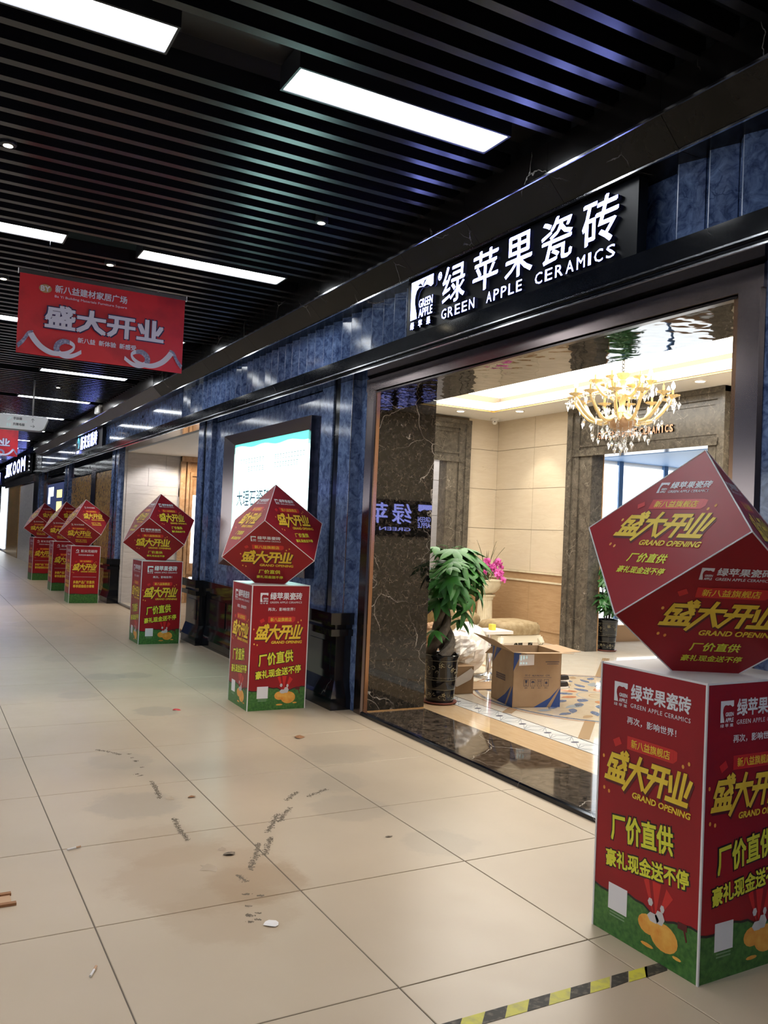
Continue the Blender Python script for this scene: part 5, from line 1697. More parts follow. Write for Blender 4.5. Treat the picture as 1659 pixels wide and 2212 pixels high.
QX, QY = 8.13, 8.46
pt2 = potted('bushy_tree', 'bushy small-leaved plant in black gilt pot inside the marble doorway', (QX, QY, .022), .93)
LS = [palmate('leaf', 'leaf_dark', .11, .03, .06, 7, .5, 4), palmate('leaf', 'leaf_dark', .12, .028, .05, 6, .8, 5)]
for i in range(7):
    a = i * 2 * PI / 7
    MB().tube([(QX + .03 * math.cos(a), QY + .03 * math.sin(a), .41), (QX + .07 * math.cos(a), QY + .07 * math.sin(a), .75), (QX + .12 * math.cos(a), QY + .12 * math.sin(a), 1.12)], [.008, .006, .003], 5).build('stem', 'bark', pt2)
for i in range(130):
    a = rr.uniform(0, 2 * PI)
    q = rr.random()
    z = .60 + .66 * q
    rad = (.08 + .13 * math.sin(PI * (.15 + .75 * q))) * rr.uniform(.5, 1.05)
    if QX + (rad + .17) * math.cos(a) < 7.98 and QY + (rad + .17) * math.sin(a) > 8.40:
        a = -.6 + 1.2 * math.sin(i)
    inst('leaf', LS[i % 2], pt2, (QX + rad * math.cos(a), QY + rad * math.sin(a), z), (rr.uniform(-.4, .4), rr.uniform(-.1, .9), a), (rr.uniform(.85, 1.2),) * 3)

# pedestal with the orchid bowl
OX, OY = 7.25, 10.02
pd = thing('pedestal', 'cream fluted column pedestal in the shop corner', 'pedestal', (OX, OY, ZF))
MB().lathe([(0, 0), (.15, 0), (.15, .03), (.135, .045), (.14, .06), (.12, .08), (0, .08)], 28, (OX, OY, ZF)).build('foot', 'cream_stone', pd, True)
MB().lathe([(.115, .08), (.112, .3), (.105, .54)], 80, (OX, OY, ZF), 0, lambda t, z: 1 - .06 * max(0, math.cos(t * 20)) ** .5 if math.cos(t * 20) > 0 else 1).build('fluted_shaft', 'cream_stone', pd)
MB().lathe([(0, .54), (.108, .54), (.12, .56), (.118, .575), (.14, .595), (.145, .60), (.145, .62), (0, .62)], 28, (OX, OY, ZF)).build('capital', 'cream_stone', pd, True)
ob = thing('orchid_bowl', 'cream bowl of pink moth orchids on the fluted pedestal', 'potted plant', (OX, OY, ZF + .62))
zb = ZF + .62
MB().lathe([(0, 0), (.09, 0), (.10, .015), (.15, .035), (.20, .085), (.225, .145), (.235, .20), (.245, .205), (.238, .215), (.22, .20), (.0, .17)], 30, (OX, OY, zb)).build('bowl', 'cream_stone', ob, True)
fl_ = MB()
for k in range(2):
    a = PI / 2 + k * PI
    fl_.add([(0, 0, 0)] + [((.036 if abs(math.sin(x)) > .3 else .03) * math.cos(x), .036 * math.sin(x), .008 * math.sin(3 * x)) for x in [a - 1.0 + i * .33 - PI / 2 for i in range(7)]], [(0, i, i + 1) for i in range(1, 7)], 0)
for k in range(3):
    a = PI / 2 + k * 2 * PI / 3
    fl_.add([(0, 0, -.003), (.018 * math.cos(a - .7), .018 * math.sin(a - .7), 0), (.036 * math.cos(a - .25), .036 * math.sin(a - .25), -.004), (.040 * math.cos(a), .040 * math.sin(a), -.006), (.036 * math.cos(a + .25), .036 * math.sin(a + .25), -.004), (.018 * math.cos(a + .7), .018 * math.sin(a + .7), 0)], [(0, 1, 2, 3, 4, 5)], 0)
fl_.ball((0, -.006, .008), .009, 6, 4, (1, 1.3, 1), 1)
flm = fl_.mesh('flower', ['orchid', 'orchid_lip'])
sprays = [((-.05, -.02), (-.16, -.10), (-.26, -.14), .30, .15, 9), ((-.02, .0), (-.06, -.06), (-.10, -.14), .36, .20, 10), ((.03, -.02), (.02, -.10), (.05, -.18), .30, .05, 9), ((.04, .02), (.14, -.03), (.22, -.10), .38, .13, 11), ((-.03, 0), (-.12, -.02), (-.18, -.16), .24, .10, 8), ((.06, .0), (.14, -.10), (.12, -.2), .22, -.02, 8)]
for (p0, p1, p2, h1, h2, nf) in sprays:
    A_, B_, C_ = Vector((OX + p0[0], OY + p0[1], zb + .19)), Vector((OX + p1[0], OY + p1[1], zb + .19 + h1)), Vector((OX + p2[0], OY + p2[1], zb + .19 + h2))
    pts = [(1 - t) ** 2 * A_ + 2 * t * (1 - t) * (B_ + Vector((0, 0, .08))) + t * t * C_ for t in [i / 10 for i in range(11)]]
    MB().tube(pts, .003, 5).build('flower_stem', 'blade', ob)
    for i in range(nf):
        q = pts[int(3 + 7 * i / nf)] + Vector((rr.uniform(-.03, .03), rr.uniform(-.05, .0), rr.uniform(-.03, .03)))
        inst('flower', flm, ob, q, (PI / 2 + rr.uniform(-.5, .3), rr.uniform(-.4, .4), rr.uniform(-1.0, .5)), (rr.uniform(1.0, 1.35),) * 3)
for i in range(11):
    a = rr.uniform(0, 2 * PI)
    tall = i < 7
    L = rr.uniform(.42, .62) if tall else .22
    lean = rr.uniform(.05, .16) if tall else .2
    mb = MB()
    vs = []
    for k in range(6):
        t = k / 5
        cx, cy, cz = OX + (.03 + lean * t * t * 1.6) * math.cos(a), OY + (.03 + lean * t * t * 1.6) * math.sin(a), zb + .18 + L * (t if tall else .5 * math.sin(PI * t * .8))
        w = (.010 if tall else .03) * (1 - t) ** .5
        vs += [(cx - w * math.sin(a), cy + w * math.cos(a), cz), (cx + .004 * math.cos(a), cy + .004 * math.sin(a), cz - .003), (cx + w * math.sin(a), cy - w * math.cos(a), cz)]
    mb.add(vs, [(3 * k, 3 * k + 1, 3 * k + 4, 3 * k + 3) for k in range(5)] + [(3 * k + 1, 3 * k + 2, 3 * k + 5, 3 * k + 4) for k in range(5)])
    mb.build('blade_leaf', 'blade' if tall else 'leaf_dark', ob)

# ================================================================== THING: chandelier
HX, HY = 5.72, 5.86
ch = thing('chandelier', 'gold and crystal many-armed chandelier hanging in the shop', 'chandelier', (HX, HY, 2.30))
ck = MB()
for i in range(17):
    z = 3.05 + i * .034
    a = PI / 2 * (i % 2)
    pts = [(HX + .014 * math.cos(t) * math.cos(a), HY + .014 * math.cos(t) * math.sin(a), z + .021 * math.sin(t)) for t in [2 * PI * k / 10 for k in range(11)]]
    ck.tube(pts, .005, 5)
ck.build('chain', 'black_print', ch)
MB().lathe([(0, 3.0), (.02, 2.99), (.055, 3.03), (.062, 3.05), (.03, 3.045), (.0, 3.05)], 16, (HX, HY, 0), 0, lambda t, z: 1 + .1 * math.cos(8 * t)).build('top_cup', 'gold_pale', ch, True)
MB().lathe([(0, 2.62), (.03, 2.62), (.05, 2.68), (.025, 2.74), (.035, 2.80), (.06, 2.84), (.03, 2.90), (.02, 2.95), (.035, 2.98), (.012, 3.0), (0, 3.0)], 16, (HX, HY, 0)).build('column', 'gold_pale', ch, True)
MB().lathe([(0, 2.50), (.05, 2.505), (.10, 2.535), (.125, 2.58), (.13, 2.62), (.10, 2.63), (.0, 2.625)], 24, (HX, HY, 0), 0, lambda t, z: 1 + .03 * math.cos(16 * t)).build('centre_bowl', 'portal', ch, True)
CUPM = MB().lathe([(0, 0), (.012, .0), (.02, .012), (.05, .022), (.062, .034), (.055, .034), (.02, .028), (0, .028)], 20, (0, 0, 0), 0, lambda t, z: 1 + .12 * math.cos(10 * t) * (z > .02)).mesh('cup', 'gold_pale', True)
CANM = MB().lathe([(0, .028), (.011, .028), (.011, .085), (0, .085)], 10).mesh('candle_sleeve', 'gold', True)
BULM = MB().lathe([(0, .085), (.010, .087), (.019, .105), (.018, .125), (.008, .15), (0, .162)], 10).mesh('bulb', 'bulb', True)
BUOM = MB().lathe([(0, .085), (.004, .087), (.004, .12), (0, .122)], 6).mesh('bulb_holder', 'gold', True)
DROP = [(0, 0, 0), (.010, 0, -.018), (0, .010, -.018), (-.010, 0, -.018), (0, -.010, -.018), (0, 0, -.052)]
DROPF = [(0, 1, 2), (0, 2, 3), (0, 3, 4), (0, 4, 1), (5, 2, 1), (5, 3, 2), (5, 4, 3), (5, 1, 4)]


def string_mesh(n):
    mb = MB()
    for i in range(n):
        z = -.008 - i * .0135
        r = .0066
        mb.add([(r, 0, z), (0, r, z), (-r, 0, z), (0, -r, z), (0, 0, z + r), (0, 0, z - r)], [(0, 1, 4), (1, 2, 4), (2, 3, 4), (3, 0, 4), (1, 0, 5), (2, 1, 5), (3, 2, 5), (0, 3, 5)])
    z0 = -.012 - n * .0135
    mb.add([(a * 1.9, b * 1.9, z0 + c * 1.55) for a, b, c in DROP], DROPF)
    return mb.mesh('crystal_string', 'crystal')


STR = {n: string_mesh(n) for n in (1, 3, 5, 8, 11)}


def arm(az, r0, z0, r1, z1, dip, lit, strings):
    c, s = math.cos(az), math.sin(az)
    pts = []
    for i in range(13):
        t = i / 12
        r = r0 + (r1 - r0) * (t ** .9)
        z = z0 + (z1 - z0) * t ** 2.2 - dip * math.sin(PI * t) * (1 - .2 * t)
        pts.append((HX + r * c, HY + r * s, z))
    ar = MB().tube(pts, [.018 - .004 * i / 12 + .003 * (i % 2) for i in range(13)], 6).build('arm', 'gold_pale', ch, True)
    e = (HX + r1 * c, HY + r1 * s, z1)
    inst('cup', CUPM, ar, e)
    inst('candle_sleeve', CANM, ar, e)
    inst('bulb' if lit else 'bulb_holder', BULM if lit else BUOM, ar, e)
    for (fr, n) in strings:
        q = pts[fr]
        inst('crystal_string', STR[n], ch, (q[0], q[1], q[2] - .012), (0, 0, rr.uniform(0, 1)))
    for k in range(3):
        a = az + (k - 1) * 1.3
        inst('crystal_string', STR[1 if k != 1 else 3], ch, (e[0] + .055 * math.cos(a), e[1] + .055 * math.sin(a), e[2] + .028), (0, 0, rr.uniform(0, 1)))


for i in range(12):
    arm(2 * PI * i / 12 + .13, .06, 2.66, .45, 2.80, .10, i in (0, 1, 10, 11, 5, 7, 8), ((3, 5), (6, 8 if i % 2 else 5), (9, 3)))
for i in range(6):
    arm(2 * PI * i / 6 + .4, .04, 2.86, .25, 2.95, .05, i in (1, 4, 5), ((5, 5),))
for i in range(14):
    a = 2 * PI * i / 14
    rad = .11 if i % 2 else .05
    inst('crystal_string', STR[11 if i % 3 == 0 else 8], ch, (HX + rad * math.cos(a), HY + rad * math.sin(a), 2.53), (0, 0, a))
inst('crystal_string', STR[11], ch, (HX, HY, 2.505))
ld = bpy.data.lights.new('chandelier_glow', 'POINT')
ld.energy = 10
ld.color = (1, .82, .55)
ld.shadow_soft_size = .15
lo = bpy.data.objects.new('chandelier_glow', ld)
COL.objects.link(lo)
lo.location = (HX, HY, 3.12)

# ================================================================== THINGS: unpacking mess on the shop floor
bx = thing('cardboard_box', 'big open cardboard box with blue stripes on the shop floor', 'box', (4.775, 5.945, ZF + .002), None, math.radians(-13))
S, BHt, th_ = .225, .47, .005
walls = MB()
f_ = walls
f_.box(-S, S, -S, -S + th_, 0, BHt).box(-S, S, S - th_, S, 0, BHt).box(-S, -S + th_, -S, S, 0, BHt).box(S - th_, S, -S, S, 0, BHt).box(-S, S, -S, S, 0, th_)
carton = walls.build('carton', 'cardboard', bx, world=False)


def flap(a, b, out, ang, L, name='flap'):
    a, b = Vector(a), Vector(b)
    o = Vector(out)
    d = o * math.cos(ang) + Vector((0, 0, 1)) * math.sin(ang)
    n = (b - a).normalized().cross(d) * .004
    c, e = b + d * L, a + d * L
    MB().add([a, b, c, e, a + n, b + n, c + n, e + n], [(0, 1, 2, 3), (7, 6, 5, 4), (0, 4, 5, 1), (1, 5, 6, 2), (2, 6, 7, 3), (3, 7, 4, 0)]).build(name, 'cardboard_in', bx, world=False)


flap((-S, -S, BHt), (S, -S, BHt), (0.15, -1, 0), .10, .17)
flap((-S, S, BHt), (-S, -S, BHt), (-1, 0, 0), .52, .22)
flap((S, -S, BHt), (S, S, BHt), (1, .15, 0), .02, .20)
flap((S, S, BHt), (-S, S, BHt), (0, 1, 0), -.5, .2)
pf = Plane((-S, -S, 0), (1, 0, 0), (0, 0, 1))
plf = Plane((-S, S, 0), (0, -1, 0), (0, 0, 1))
m = MB()
W2 = 2 * S
for p, flip in ((pf, False), (plf, True)):
    def tri(q):
        mq = MB()
        put_flat(mq, p, q, [tuple(range(len(q)))], .001)
        mq.build('stripe_print', 'box_blue', carton, world=False)
    if not flip:
        tri([(0, BHt), (0, BHt - .16), (.065, BHt - .02), (.07, BHt)])
        tri([(.01, BHt - .17), (.085, BHt - .05), (.11, BHt - .02), (.13, BHt), (.075, BHt - .07)])
        tri([(W2, 0), (W2 - .09, 0), (W2 - .01, .15), (W2, .16)])
        tri([(W2 - .13, 0), (W2 - .25, 0), (W2 - .1, .08), (W2 - .01, .17)])
    else:
        tri([(0, BHt), (0, BHt - .15), (.05, BHt)])
        tri([(.02, BHt - .14), (.09, BHt), (.20, BHt), (.1, BHt - .07)])
        tri([(W2, 0), (W2 - .12, 0), (W2 - .02, .15), (W2, .19)])
        tri([(W2 - .15, 0), (W2 - .32, 0), (W2 - .15, .09), (W2 - .03, .18)])
m = MB()
put_text(m, pf, '尺寸  46X46X61  CM', .11, .34, .262, .282, .001, .008)
m.build('size_print', 'box_ink', carton, world=False)
m = MB()
put_flat(m, pf, rect(.10, .36, .252, .2545), [(0, 1, 2, 3)], .001)
m.build('rule_print', 'box_ink', carton, world=False)
for i in range(4):
    m = MB()
    x0 = .10 + i * .063
    for (a, b, c, d) in ((0, .046, 0, .003), (0, .046, .055, .058), (0, .003, 0, .058), (.043, .046, 0, .058)):
        put_flat(m, pf, rect(x0 + a, x0 + b, .18 + c, .18 + d), [(0, 1, 2, 3)], .001)
    put_text(m, pf, ('易碎', '防潮', '向上', '防火')[i], x0 + .01, x0 + .036, .160, .172, .001, .01)
    cx = x0 + .023
    if i == 0:
        put_flat(m, pf, [(cx - .012, .232), (cx + .012, .232), (cx + .008, .208), (cx - .008, .208)], [(0, 1, 2, 3)], .001)
        put_flat(m, pf, rect(cx - .0015, cx + .0015, .19, .208), [(0, 1, 2, 3)], .001)
        put_flat(m, pf, rect(cx - .008, cx + .008, .187, .190), [(0, 1, 2, 3)], .001)
    elif i == 1:
        put_flat(m, pf, [(cx + .016 * math.cos(PI * k / 8), .21 + .016 * math.sin(PI * k / 8)) for k in range(9)], [tuple(range(9))], .001)
        put_flat(m, pf, rect(cx - .001, cx + .001, .19, .21), [(0, 1, 2, 3)], .001)
    elif i == 2:
        for dx in (-.008, .008):
            put_flat(m, pf, rect(cx + dx - .0015, cx + dx + .0015, .19, .222), [(0, 1, 2, 3)], .001)
            put_flat(m, pf, [(cx + dx - .006, .22), (cx + dx + .006, .22), (cx + dx, .233)], [(0, 1, 2)], .001)
    else:
        put_flat(m, pf, [(cx + (.017 if k % 2 else .008) * math.cos(PI * k / 6), .209 + (.017 if k % 2 else .008) * math.sin(PI * k / 6)) for k in range(12)], [tuple(range(12))], .001)
    m.build('handling_icon', 'box_ink', carton, world=False)
m = MB()
for i in range(11):
    put_flat(m, pf, rect(.30 + i * .012, .3085 + i * .012, .385, .393), [(0, 1, 2, 3)], .001)
    put_flat(m, pf, rect(.315 + i * .010, .3225 + i * .010, .368, .374), [(0, 1, 2, 3)], .001)
m.build('maker_print', 'box_ink', carton, world=False)
m = MB()
for i in range(6):
    a = .10 + i * .033
    for (u0_, u1_, v0_, v1_) in ((0, 1, 0, .14), (0, 1, .86, 1), (0, .15, 0, 1), (.85, 1, 0, 1), (.42, .57, 0, 1), (.1, .9, .43, .55)):
        put_flat(m, plf, rect(a + u0_ * .027, a + u1_ * .027, .20 + v0_ * .05, .20 + v1_ * .05), [(0, 1, 2, 3)], .001)
m.build('side_print', 'box_ink', carton, world=False)
m = MB()
put_flat(m, pf, [(.05, .355), (.19, .362), (.19, .452), (.05, .45)], [(0, 1, 2, 3)], .002)
m.build('paper_label', 'paper', carton, world=False)
m = MB()
for (a, b, c, d) in ((.058, .075, .37, .385), (.085, .10, .37, .385), (.11, .125, .37, .385), (.06, .075, .40, .44), (.085, .10, .41, .44), (.112, .125, .415, .44)):
    put_flat(m, pf, rect(a, b, c, d), [(0, 1, 2, 3)], .003)
m.build('label_marks', 'poster_grey', carton, world=False)

sb = thing('cardboard_box', 'small dark brown carton draped with plastic beside the money tree', 'box', (4.43, 6.62, ZF + .002), None, math.radians(-4))
MB().box(-.15, .13, -.2, .2, 0, .25).build('carton', 'cardboard', sb, world=False)
MB().add([(-.15, -.205, .10), (-.02, -.215, .17), (.10, -.207, .235), (.135, -.203, .20), (.10, -.208, .13), (-.05, -.215, .07)], [(0, 1, 5), (1, 2, 3, 4), (1, 4, 5)]).build('plastic_film', 'plastic', sb, world=False)
MB().add([(.13, .0, .25), (.13, .2, .25), (.24, .18, .20), (.26, .02, .17), (.13, .0, .243), (.13, .2, .243), (.24, .18, .193), (.26, .02, .163)], [(0, 1, 2, 3), (7, 6, 5, 4), (0, 3, 7, 4), (1, 5, 6, 2), (2, 6, 7, 3)]).build('flap', 'black_cloth', sb, world=False)


def crumple(name, label, mat, c, r, sc, seed, cat='packing paper', group=None, n=11, m_=7, amp=.28):
    q = random.Random(seed)
    n, m_ = 26, 16
    mb = MB()
    vs, fs = [], []
    k = m_ + 1
    for i in range(n):
        for j in range(k):
            t = 2 * PI * i / n
            f = PI * j / m_
            u_ = Vector((math.sin(f) * math.cos(t), math.sin(f) * math.sin(t), math.cos(f)))
            d = 1 + amp * 1.1 * (noise.voronoi(u_ * 1.7 + Vector((seed, 0, 0)))[0][0] * 1.6 - .7) + amp * .5 * noise.noise(u_ * 4 + Vector((0, seed, 0)))
            vs.append((c[0] + r * sc[0] * d * math.sin(f) * math.cos(t), c[1] + r * sc[1] * d * math.sin(f) * math.sin(t), max(ZF + .002, c[2] - r * sc[2] * d * math.cos(f))))
    for i in range(n):
        j2 = (i + 1) % n
        for a in range(m_):
            fs.append((i * k + a, j2 * k + a, j2 * k + a + 1))
            fs.append((i * k + a, j2 * k + a + 1, i * k + a + 1))
    o = mb.add(vs, fs).build(name, mat)
    return tag(o, label, cat, group)


crumple('packing_paper', 'crumpled pale tan packing paper on the small carton', 'kraft', (4.50, 6.62, .43), .15, (1.1, .9, .85), 5, n=9, m_=6, amp=.3)
bpy.data.objects['packing_paper'].active_material = MT['plastic']
crumple('plastic_sheet', 'crumpled white plastic sheet heaped behind the open cardboard box', 'plastic', (4.86, 6.98, .36), .20, (1.05, .8, 1.15), 8, 'plastic sheet', n=12, m_=8, amp=.22)
crumple('packing_paper', 'upper crumpled orange kraft paper behind the money tree', 'kraft', (4.16, 6.62, .56), .10, (1, 1, .9), 21, group='crumpled kraft papers', n=8, m_=5, amp=.4)
crumple('packing_paper', 'middle crumpled orange kraft paper behind the money tree', 'kraft', (4.12, 6.54, .38), .085, (1.2, 1, .9), 22, group='crumpled kraft papers', n=8, m_=5, amp=.4)
crumple('packing_paper', 'lowest crumpled orange kraft paper behind the money tree', 'kraft', (4.10, 6.56, .15), .10, (1, 1, 1.2), 23, group='crumpled kraft papers', n=8, m_=5, amp=.35)
crumple('packing_paper', 'small crumpled kraft scrap at the foot of the money tree pot', 'kraft', (4.21, 6.33, .09), .07, (.8, .8, 1.2), 25, group='crumpled kraft papers', n=8, m_=5, amp=.35)
tag(MB().prism([(4.62, 6.55), (5.2, 6.45), (5.3, 6.75), (4.75, 6.95)], 'z', ZF + .001, ZF + .012).build('cardboard_sheet', 'cardboard'), 'flat cardboard sheet lying on the floor behind the open box', 'cardboard')

st = thing('pedestal_stool', 'chrome pedestal stool with white top behind the open box', 'stool', (5.25, 7.15, ZF))
MB().lathe([(0, 0), (.19, 0), (.19, .008), (.15, .018), (.05, .03), (.03, .05), (0, .05)], 28, (5.25, 7.15, ZF)).build('base', 'chrome', st, True)
MB().lathe([(0, .04), (.028, .04), (.028, .25), (.02, .26), (.02, .455), (0, .455)], 14, (5.25, 7.15, ZF)).build('column', 'chrome', st, True)
MB().box(5.10, 5.44, 7.0, 7.30, ZF + .455, ZF + .485).build('seat', 'white_paint', st)
tag(MB().box(5.24, 5.29, 7.10, 7.16, ZF + .486, ZF + .545).build('yellow_carton', 'yellow_plastic'), 'small yellow packet on the white pedestal stool', 'packet')


def ottoman(label, cx, cy, w, d, z1, seed):
    t = thing('ottoman', label, 'ottoman', (cx, cy, ZF), 'gold velvet ottomans')
    mb = MB()
    n = 24
    rings = [(.86, z1 - .16), (1.0, z1 - .145), (1.03, z1 - .10), (1.0, z1 - .05), (.9, z1 - .015), (.6, z1 + .005), (.0001, z1 + .01)]
    vs, fs = [], []
    for (s, z) in rings:
        for i in range(n):
            t_ = 2 * PI * i / n
            e = 2.0 / 5
            x = math.copysign(abs(math.cos(t_)) ** e, math.cos(t_)) * w / 2 * s
            y_ = math.copysign(abs(math.sin(t_)) ** e, math.sin(t_)) * d / 2 * s
            vs.append((cx + x, cy + y_, ZF + z))
    for k in range(len(rings) - 1):
        fs += [(k * n + i, k * n + (i + 1) % n, (k + 1) * n + (i + 1) % n, (k + 1) * n + i) for i in range(n)]
    mb.add(vs, fs).build('cushion', 'velvet', t, True)
    MB().box(cx - w * .46, cx + w * .46, cy - d * .46, cy + d * .46, ZF + z1 - .24, ZF + z1 - .155).build('rail', 'cream_lacquer', t)
    for sx in (-1, 1):
        for sy in (-1, 1):
            x, y_ = cx + sx * w * .43, cy + sy * d * .43
            pts = [(x, y_, ZF + z1 - .19), (x + sx * .02, y_ + sy * .02, ZF + z1 - .24), (x + sx * .01, y_ + sy * .01, ZF + (z1 - .2) * .5), (x - sx * .005, y_ - sy * .005, ZF + .05), (x + sx * .015, y_ + sy * .015, ZF + .0)]
            MB().tube(pts, [.045, .042, .026, .018, .024], 8).build('leg', 'cream_lacquer', t, True)
    return t


ottoman('gold velvet ottoman with carved cream legs behind the open box', 6.23, 8.10, .64, .50, .47, 1)
ottoman('gold velvet ottoman farther back beside the fluted pedestal', 5.85, 8.95, .85, .55, .50, 2)
tag(MB().box(6.35, 6.95, 8.45, 8.75, ZF + .36, ZF + .385).box(6.40, 6.44, 8.48, 8.52, ZF, ZF + .36).box(6.86, 6.9, 8.48, 8.52, ZF, ZF + .36).box(6.40, 6.44, 8.68, 8.72, ZF, ZF + .36).box(6.86, 6.9, 8.68, 8.72, ZF, ZF + .36).build('low_table', 'emperador'), 'low dark table partly hidden behind the ottoman', 'table')

# armchair behind the kneeling person
ac = thing('armchair', 'gold velvet armchair behind the seated person by the entrance jamb', 'armchair', (4.75, 8.0, ZF))
MB().box(4.35, 5.08, 7.65, 8.30, ZF + .14, ZF + .42).build('seat', 'velvet', ac)
MB().prism([(4.32, .14), (4.32, .60), (4.36, .68), (4.42, .68), (4.44, .60), (4.44, .14)], 'y', 7.62, 8.34).build('armrest', 'velvet', ac)
MB().prism([(5.0, .14), (5.0, .62), (5.03, .70), (5.10, .70), (5.14, .62), (5.14, .14)], 'y', 7.62, 8.34).build('armrest', 'velvet', ac)
MB().prism([(8.24, .14), (8.30, .84), (8.36, .88), (8.42, .84), (8.42, .14)], 'x', 4.34, 5.12).build('backrest', 'velvet', ac)
for x in (4.38, 5.08):
    for y_ in (7.68, 8.36):
        MB().tube([(x, y_, ZF + .15), (x, y_, ZF)], [.03, .018], 8).build('leg', 'cream_lacquer', ac)

# shoes on the medallion
def shoe(label, x, y_, rz):
    t = thing('shoe', label, 'shoe', (x, y_, ZF + .003), 'pair of black shoes', rz)
    out = [(-.13, -.035), (-.09, -.042), (.0, -.038), (.07, -.048), (.12, -.035), (.14, 0), (.12, .035), (.07, .045), (0, .035), (-.09, .04), (-.13, .03)]
    MB().prism(out, 'z', 0, .02).build('sole', 'rubber_white', t, world=False)
    up_ = MB()
    n = len(out)
    lay = [(1.0, .02), (.98, .04), (.9, .06)]
    vs = []
    for s_, z in lay:
        vs += [(a * s_, b * s_, z + (.03 if a < 0 else .0) * (s_ < .95)) for a, b in out]
    vs.append((.06, 0, .066))
    fs = []
    for k in range(2):
        fs += [(k * n + i, k * n + (i + 1) % n, (k + 1) * n + (i + 1) % n, (k + 1) * n + i) for i in range(n)]
    fs += [(2 * n + i, 2 * n + i + 1, 3 * n) for i in range(2, 8)]
    up_.add(vs, fs).build('upper', 'shoe', t, True, world=False)


shoe('farther black shoe with white sole right of the open box', 5.80, 6.70, .05)
shoe('nearer black shoe with white sole right of the open box', 5.53, 6.40, .05)

# ceiling camera dome
cc = thing('security_camera', 'white dome security camera in the shop ceiling corner', 'camera', (7.52, 10.33, 3.16))
MB().lathe([(0, .09), (.06, .09), (.06, .07), (.05, .06), (.03, .055), (0, .055)], 18, (7.52, 10.33, 3.16)).build('mount', 'white_paint', cc, True)
MB().ball((7.52, 10.33, 3.20), .042, 14, 8).build('head', 'white_paint', cc, True)
for dx in (-.014, .012):
    MB().ball((7.505 + dx, 10.297 + dx * .6, 3.195), .009, 8, 6).build('lens', 'black_print', cc, True)

# advertising screen in the far window
ad = thing('advertising_screen', 'dark navy lit screen with white and yellow blocks in the far window', 'screen', (3.16, 23.7, .8))
MB().box(3.14, 3.16, 22.2, 25.15, .5, 2.38).build('panel', 'ad_blue', ad)
pa = Plane((3.139, 0, 0), (0, -1, 0), (0, 0, 1))
for (nm, mat, rs) in (('white_block', 'ad_white', ((-24.9, -23.9, 2.05, 2.3), (-24.95, -24.5, 1.85, 2.05))), ('yellow_block', 'ad_yellow', ((-23.3, -22.4, 2.0, 2.2), (-23.3, -22.4, 1.6, 1.9))), ('white_block', 'ad_white', ((-23.3, -22.5, 1.35, 1.45), (-23.3, -22.7, 1.2, 1.3)))):
    for q in rs:
        m = MB()
        put_flat(m, pa, rect(*q), [(0, 1, 2, 3)], .001)
        m.build(nm, mat, ad)
m = MB()
put_flat(m, pa, [(-24.4, 1.0), (-23.8, 1.0), (-23.9, 1.4), (-24.1, 1.65), (-24.3, 1.4)], [tuple(range(5))], .001)
m.build('red_figure_block', 'ad_red', ad)

# twin spotlight standing on the cornice
sf2 = thing('spotlight', 'small pale twin spotlight above the cornice of the second shop', 'spotlight', (2.9, 16.4, 3.5))
for dy in (-.1, .1):
    MB().lathe([(0, 0), (.05, 0), (.055, .02), (.045, .12), (.02, .13), (0, .13)], 12, (2.86, 16.4 + dy, 3.45)).build('lamp_head', 'white_paint', sf2, True)
MB().box(2.85, 2.9, 16.25, 16.55, 3.56, 3.6).build('bracket', 'white_paint', sf2)

# ================================================================== THINGS: litter, tape and marks on the corridor floor
tp = thing('hazard_tape', 'worn black and yellow hazard tape strip on the floor', 'tape', (1.9, 2.1, 0))
x = 1.30
k = 0
while x < 2.30:
    w = .085
    e0, e1 = (.0, .0)
    yc = 2.10 - .008 * (x - 1.9)
    q = [(x, yc - .026), (x + w, yc - .026), (x + w + .05, yc + .026), (x + .05, yc + .026)]
    if k % 2 and x > 1.9:
        q = [(a + rr.uniform(-.012, .012), b + rr.uniform(-.006, .004)) for a, b in q]
    MB().prism(q, 'z', .0002, .0012).build('stripe', 'tape_k' if k % 2 else 'tape_y', tp)
    x += w
    k += 1

STREAKS = [((1.23, 4.82), (1.22, 4.65), (1.2, 4.5)), ((1.19, 4.18), (1.17, 4.02), (1.17, 3.86)), ((1.24, 5.44), (1.24, 5.26), (1.25, 5.11)), ((1.93, 4.35), (1.86, 4.29), (1.81, 4.23)), ((1.69, 4.05), (1.61, 3.92), (1.54, 3.82)),
           ((1.79, 4.12), (1.72, 4.04), (1.65, 3.93)), ((1.46, 3.71), (1.39, 3.56), (1.31, 3.43)), ((1.54, 3.76), (1.48, 3.65), (1.43, 3.56)), ((2.1, 4.34), (1.94, 4.25)), ((1.23, 3.23), (1.19, 3.1), (1.14, 2.94)),
           ((1.28, 3.22), (1.24, 3.1), (1.18, 2.98)), ((1.07, 5.6), (1.13, 5.53), (1.19, 5.43)), ((1.16, 5.06), (1.21, 4.92)), ((1.25, 3.4), (1.26, 3.32))]
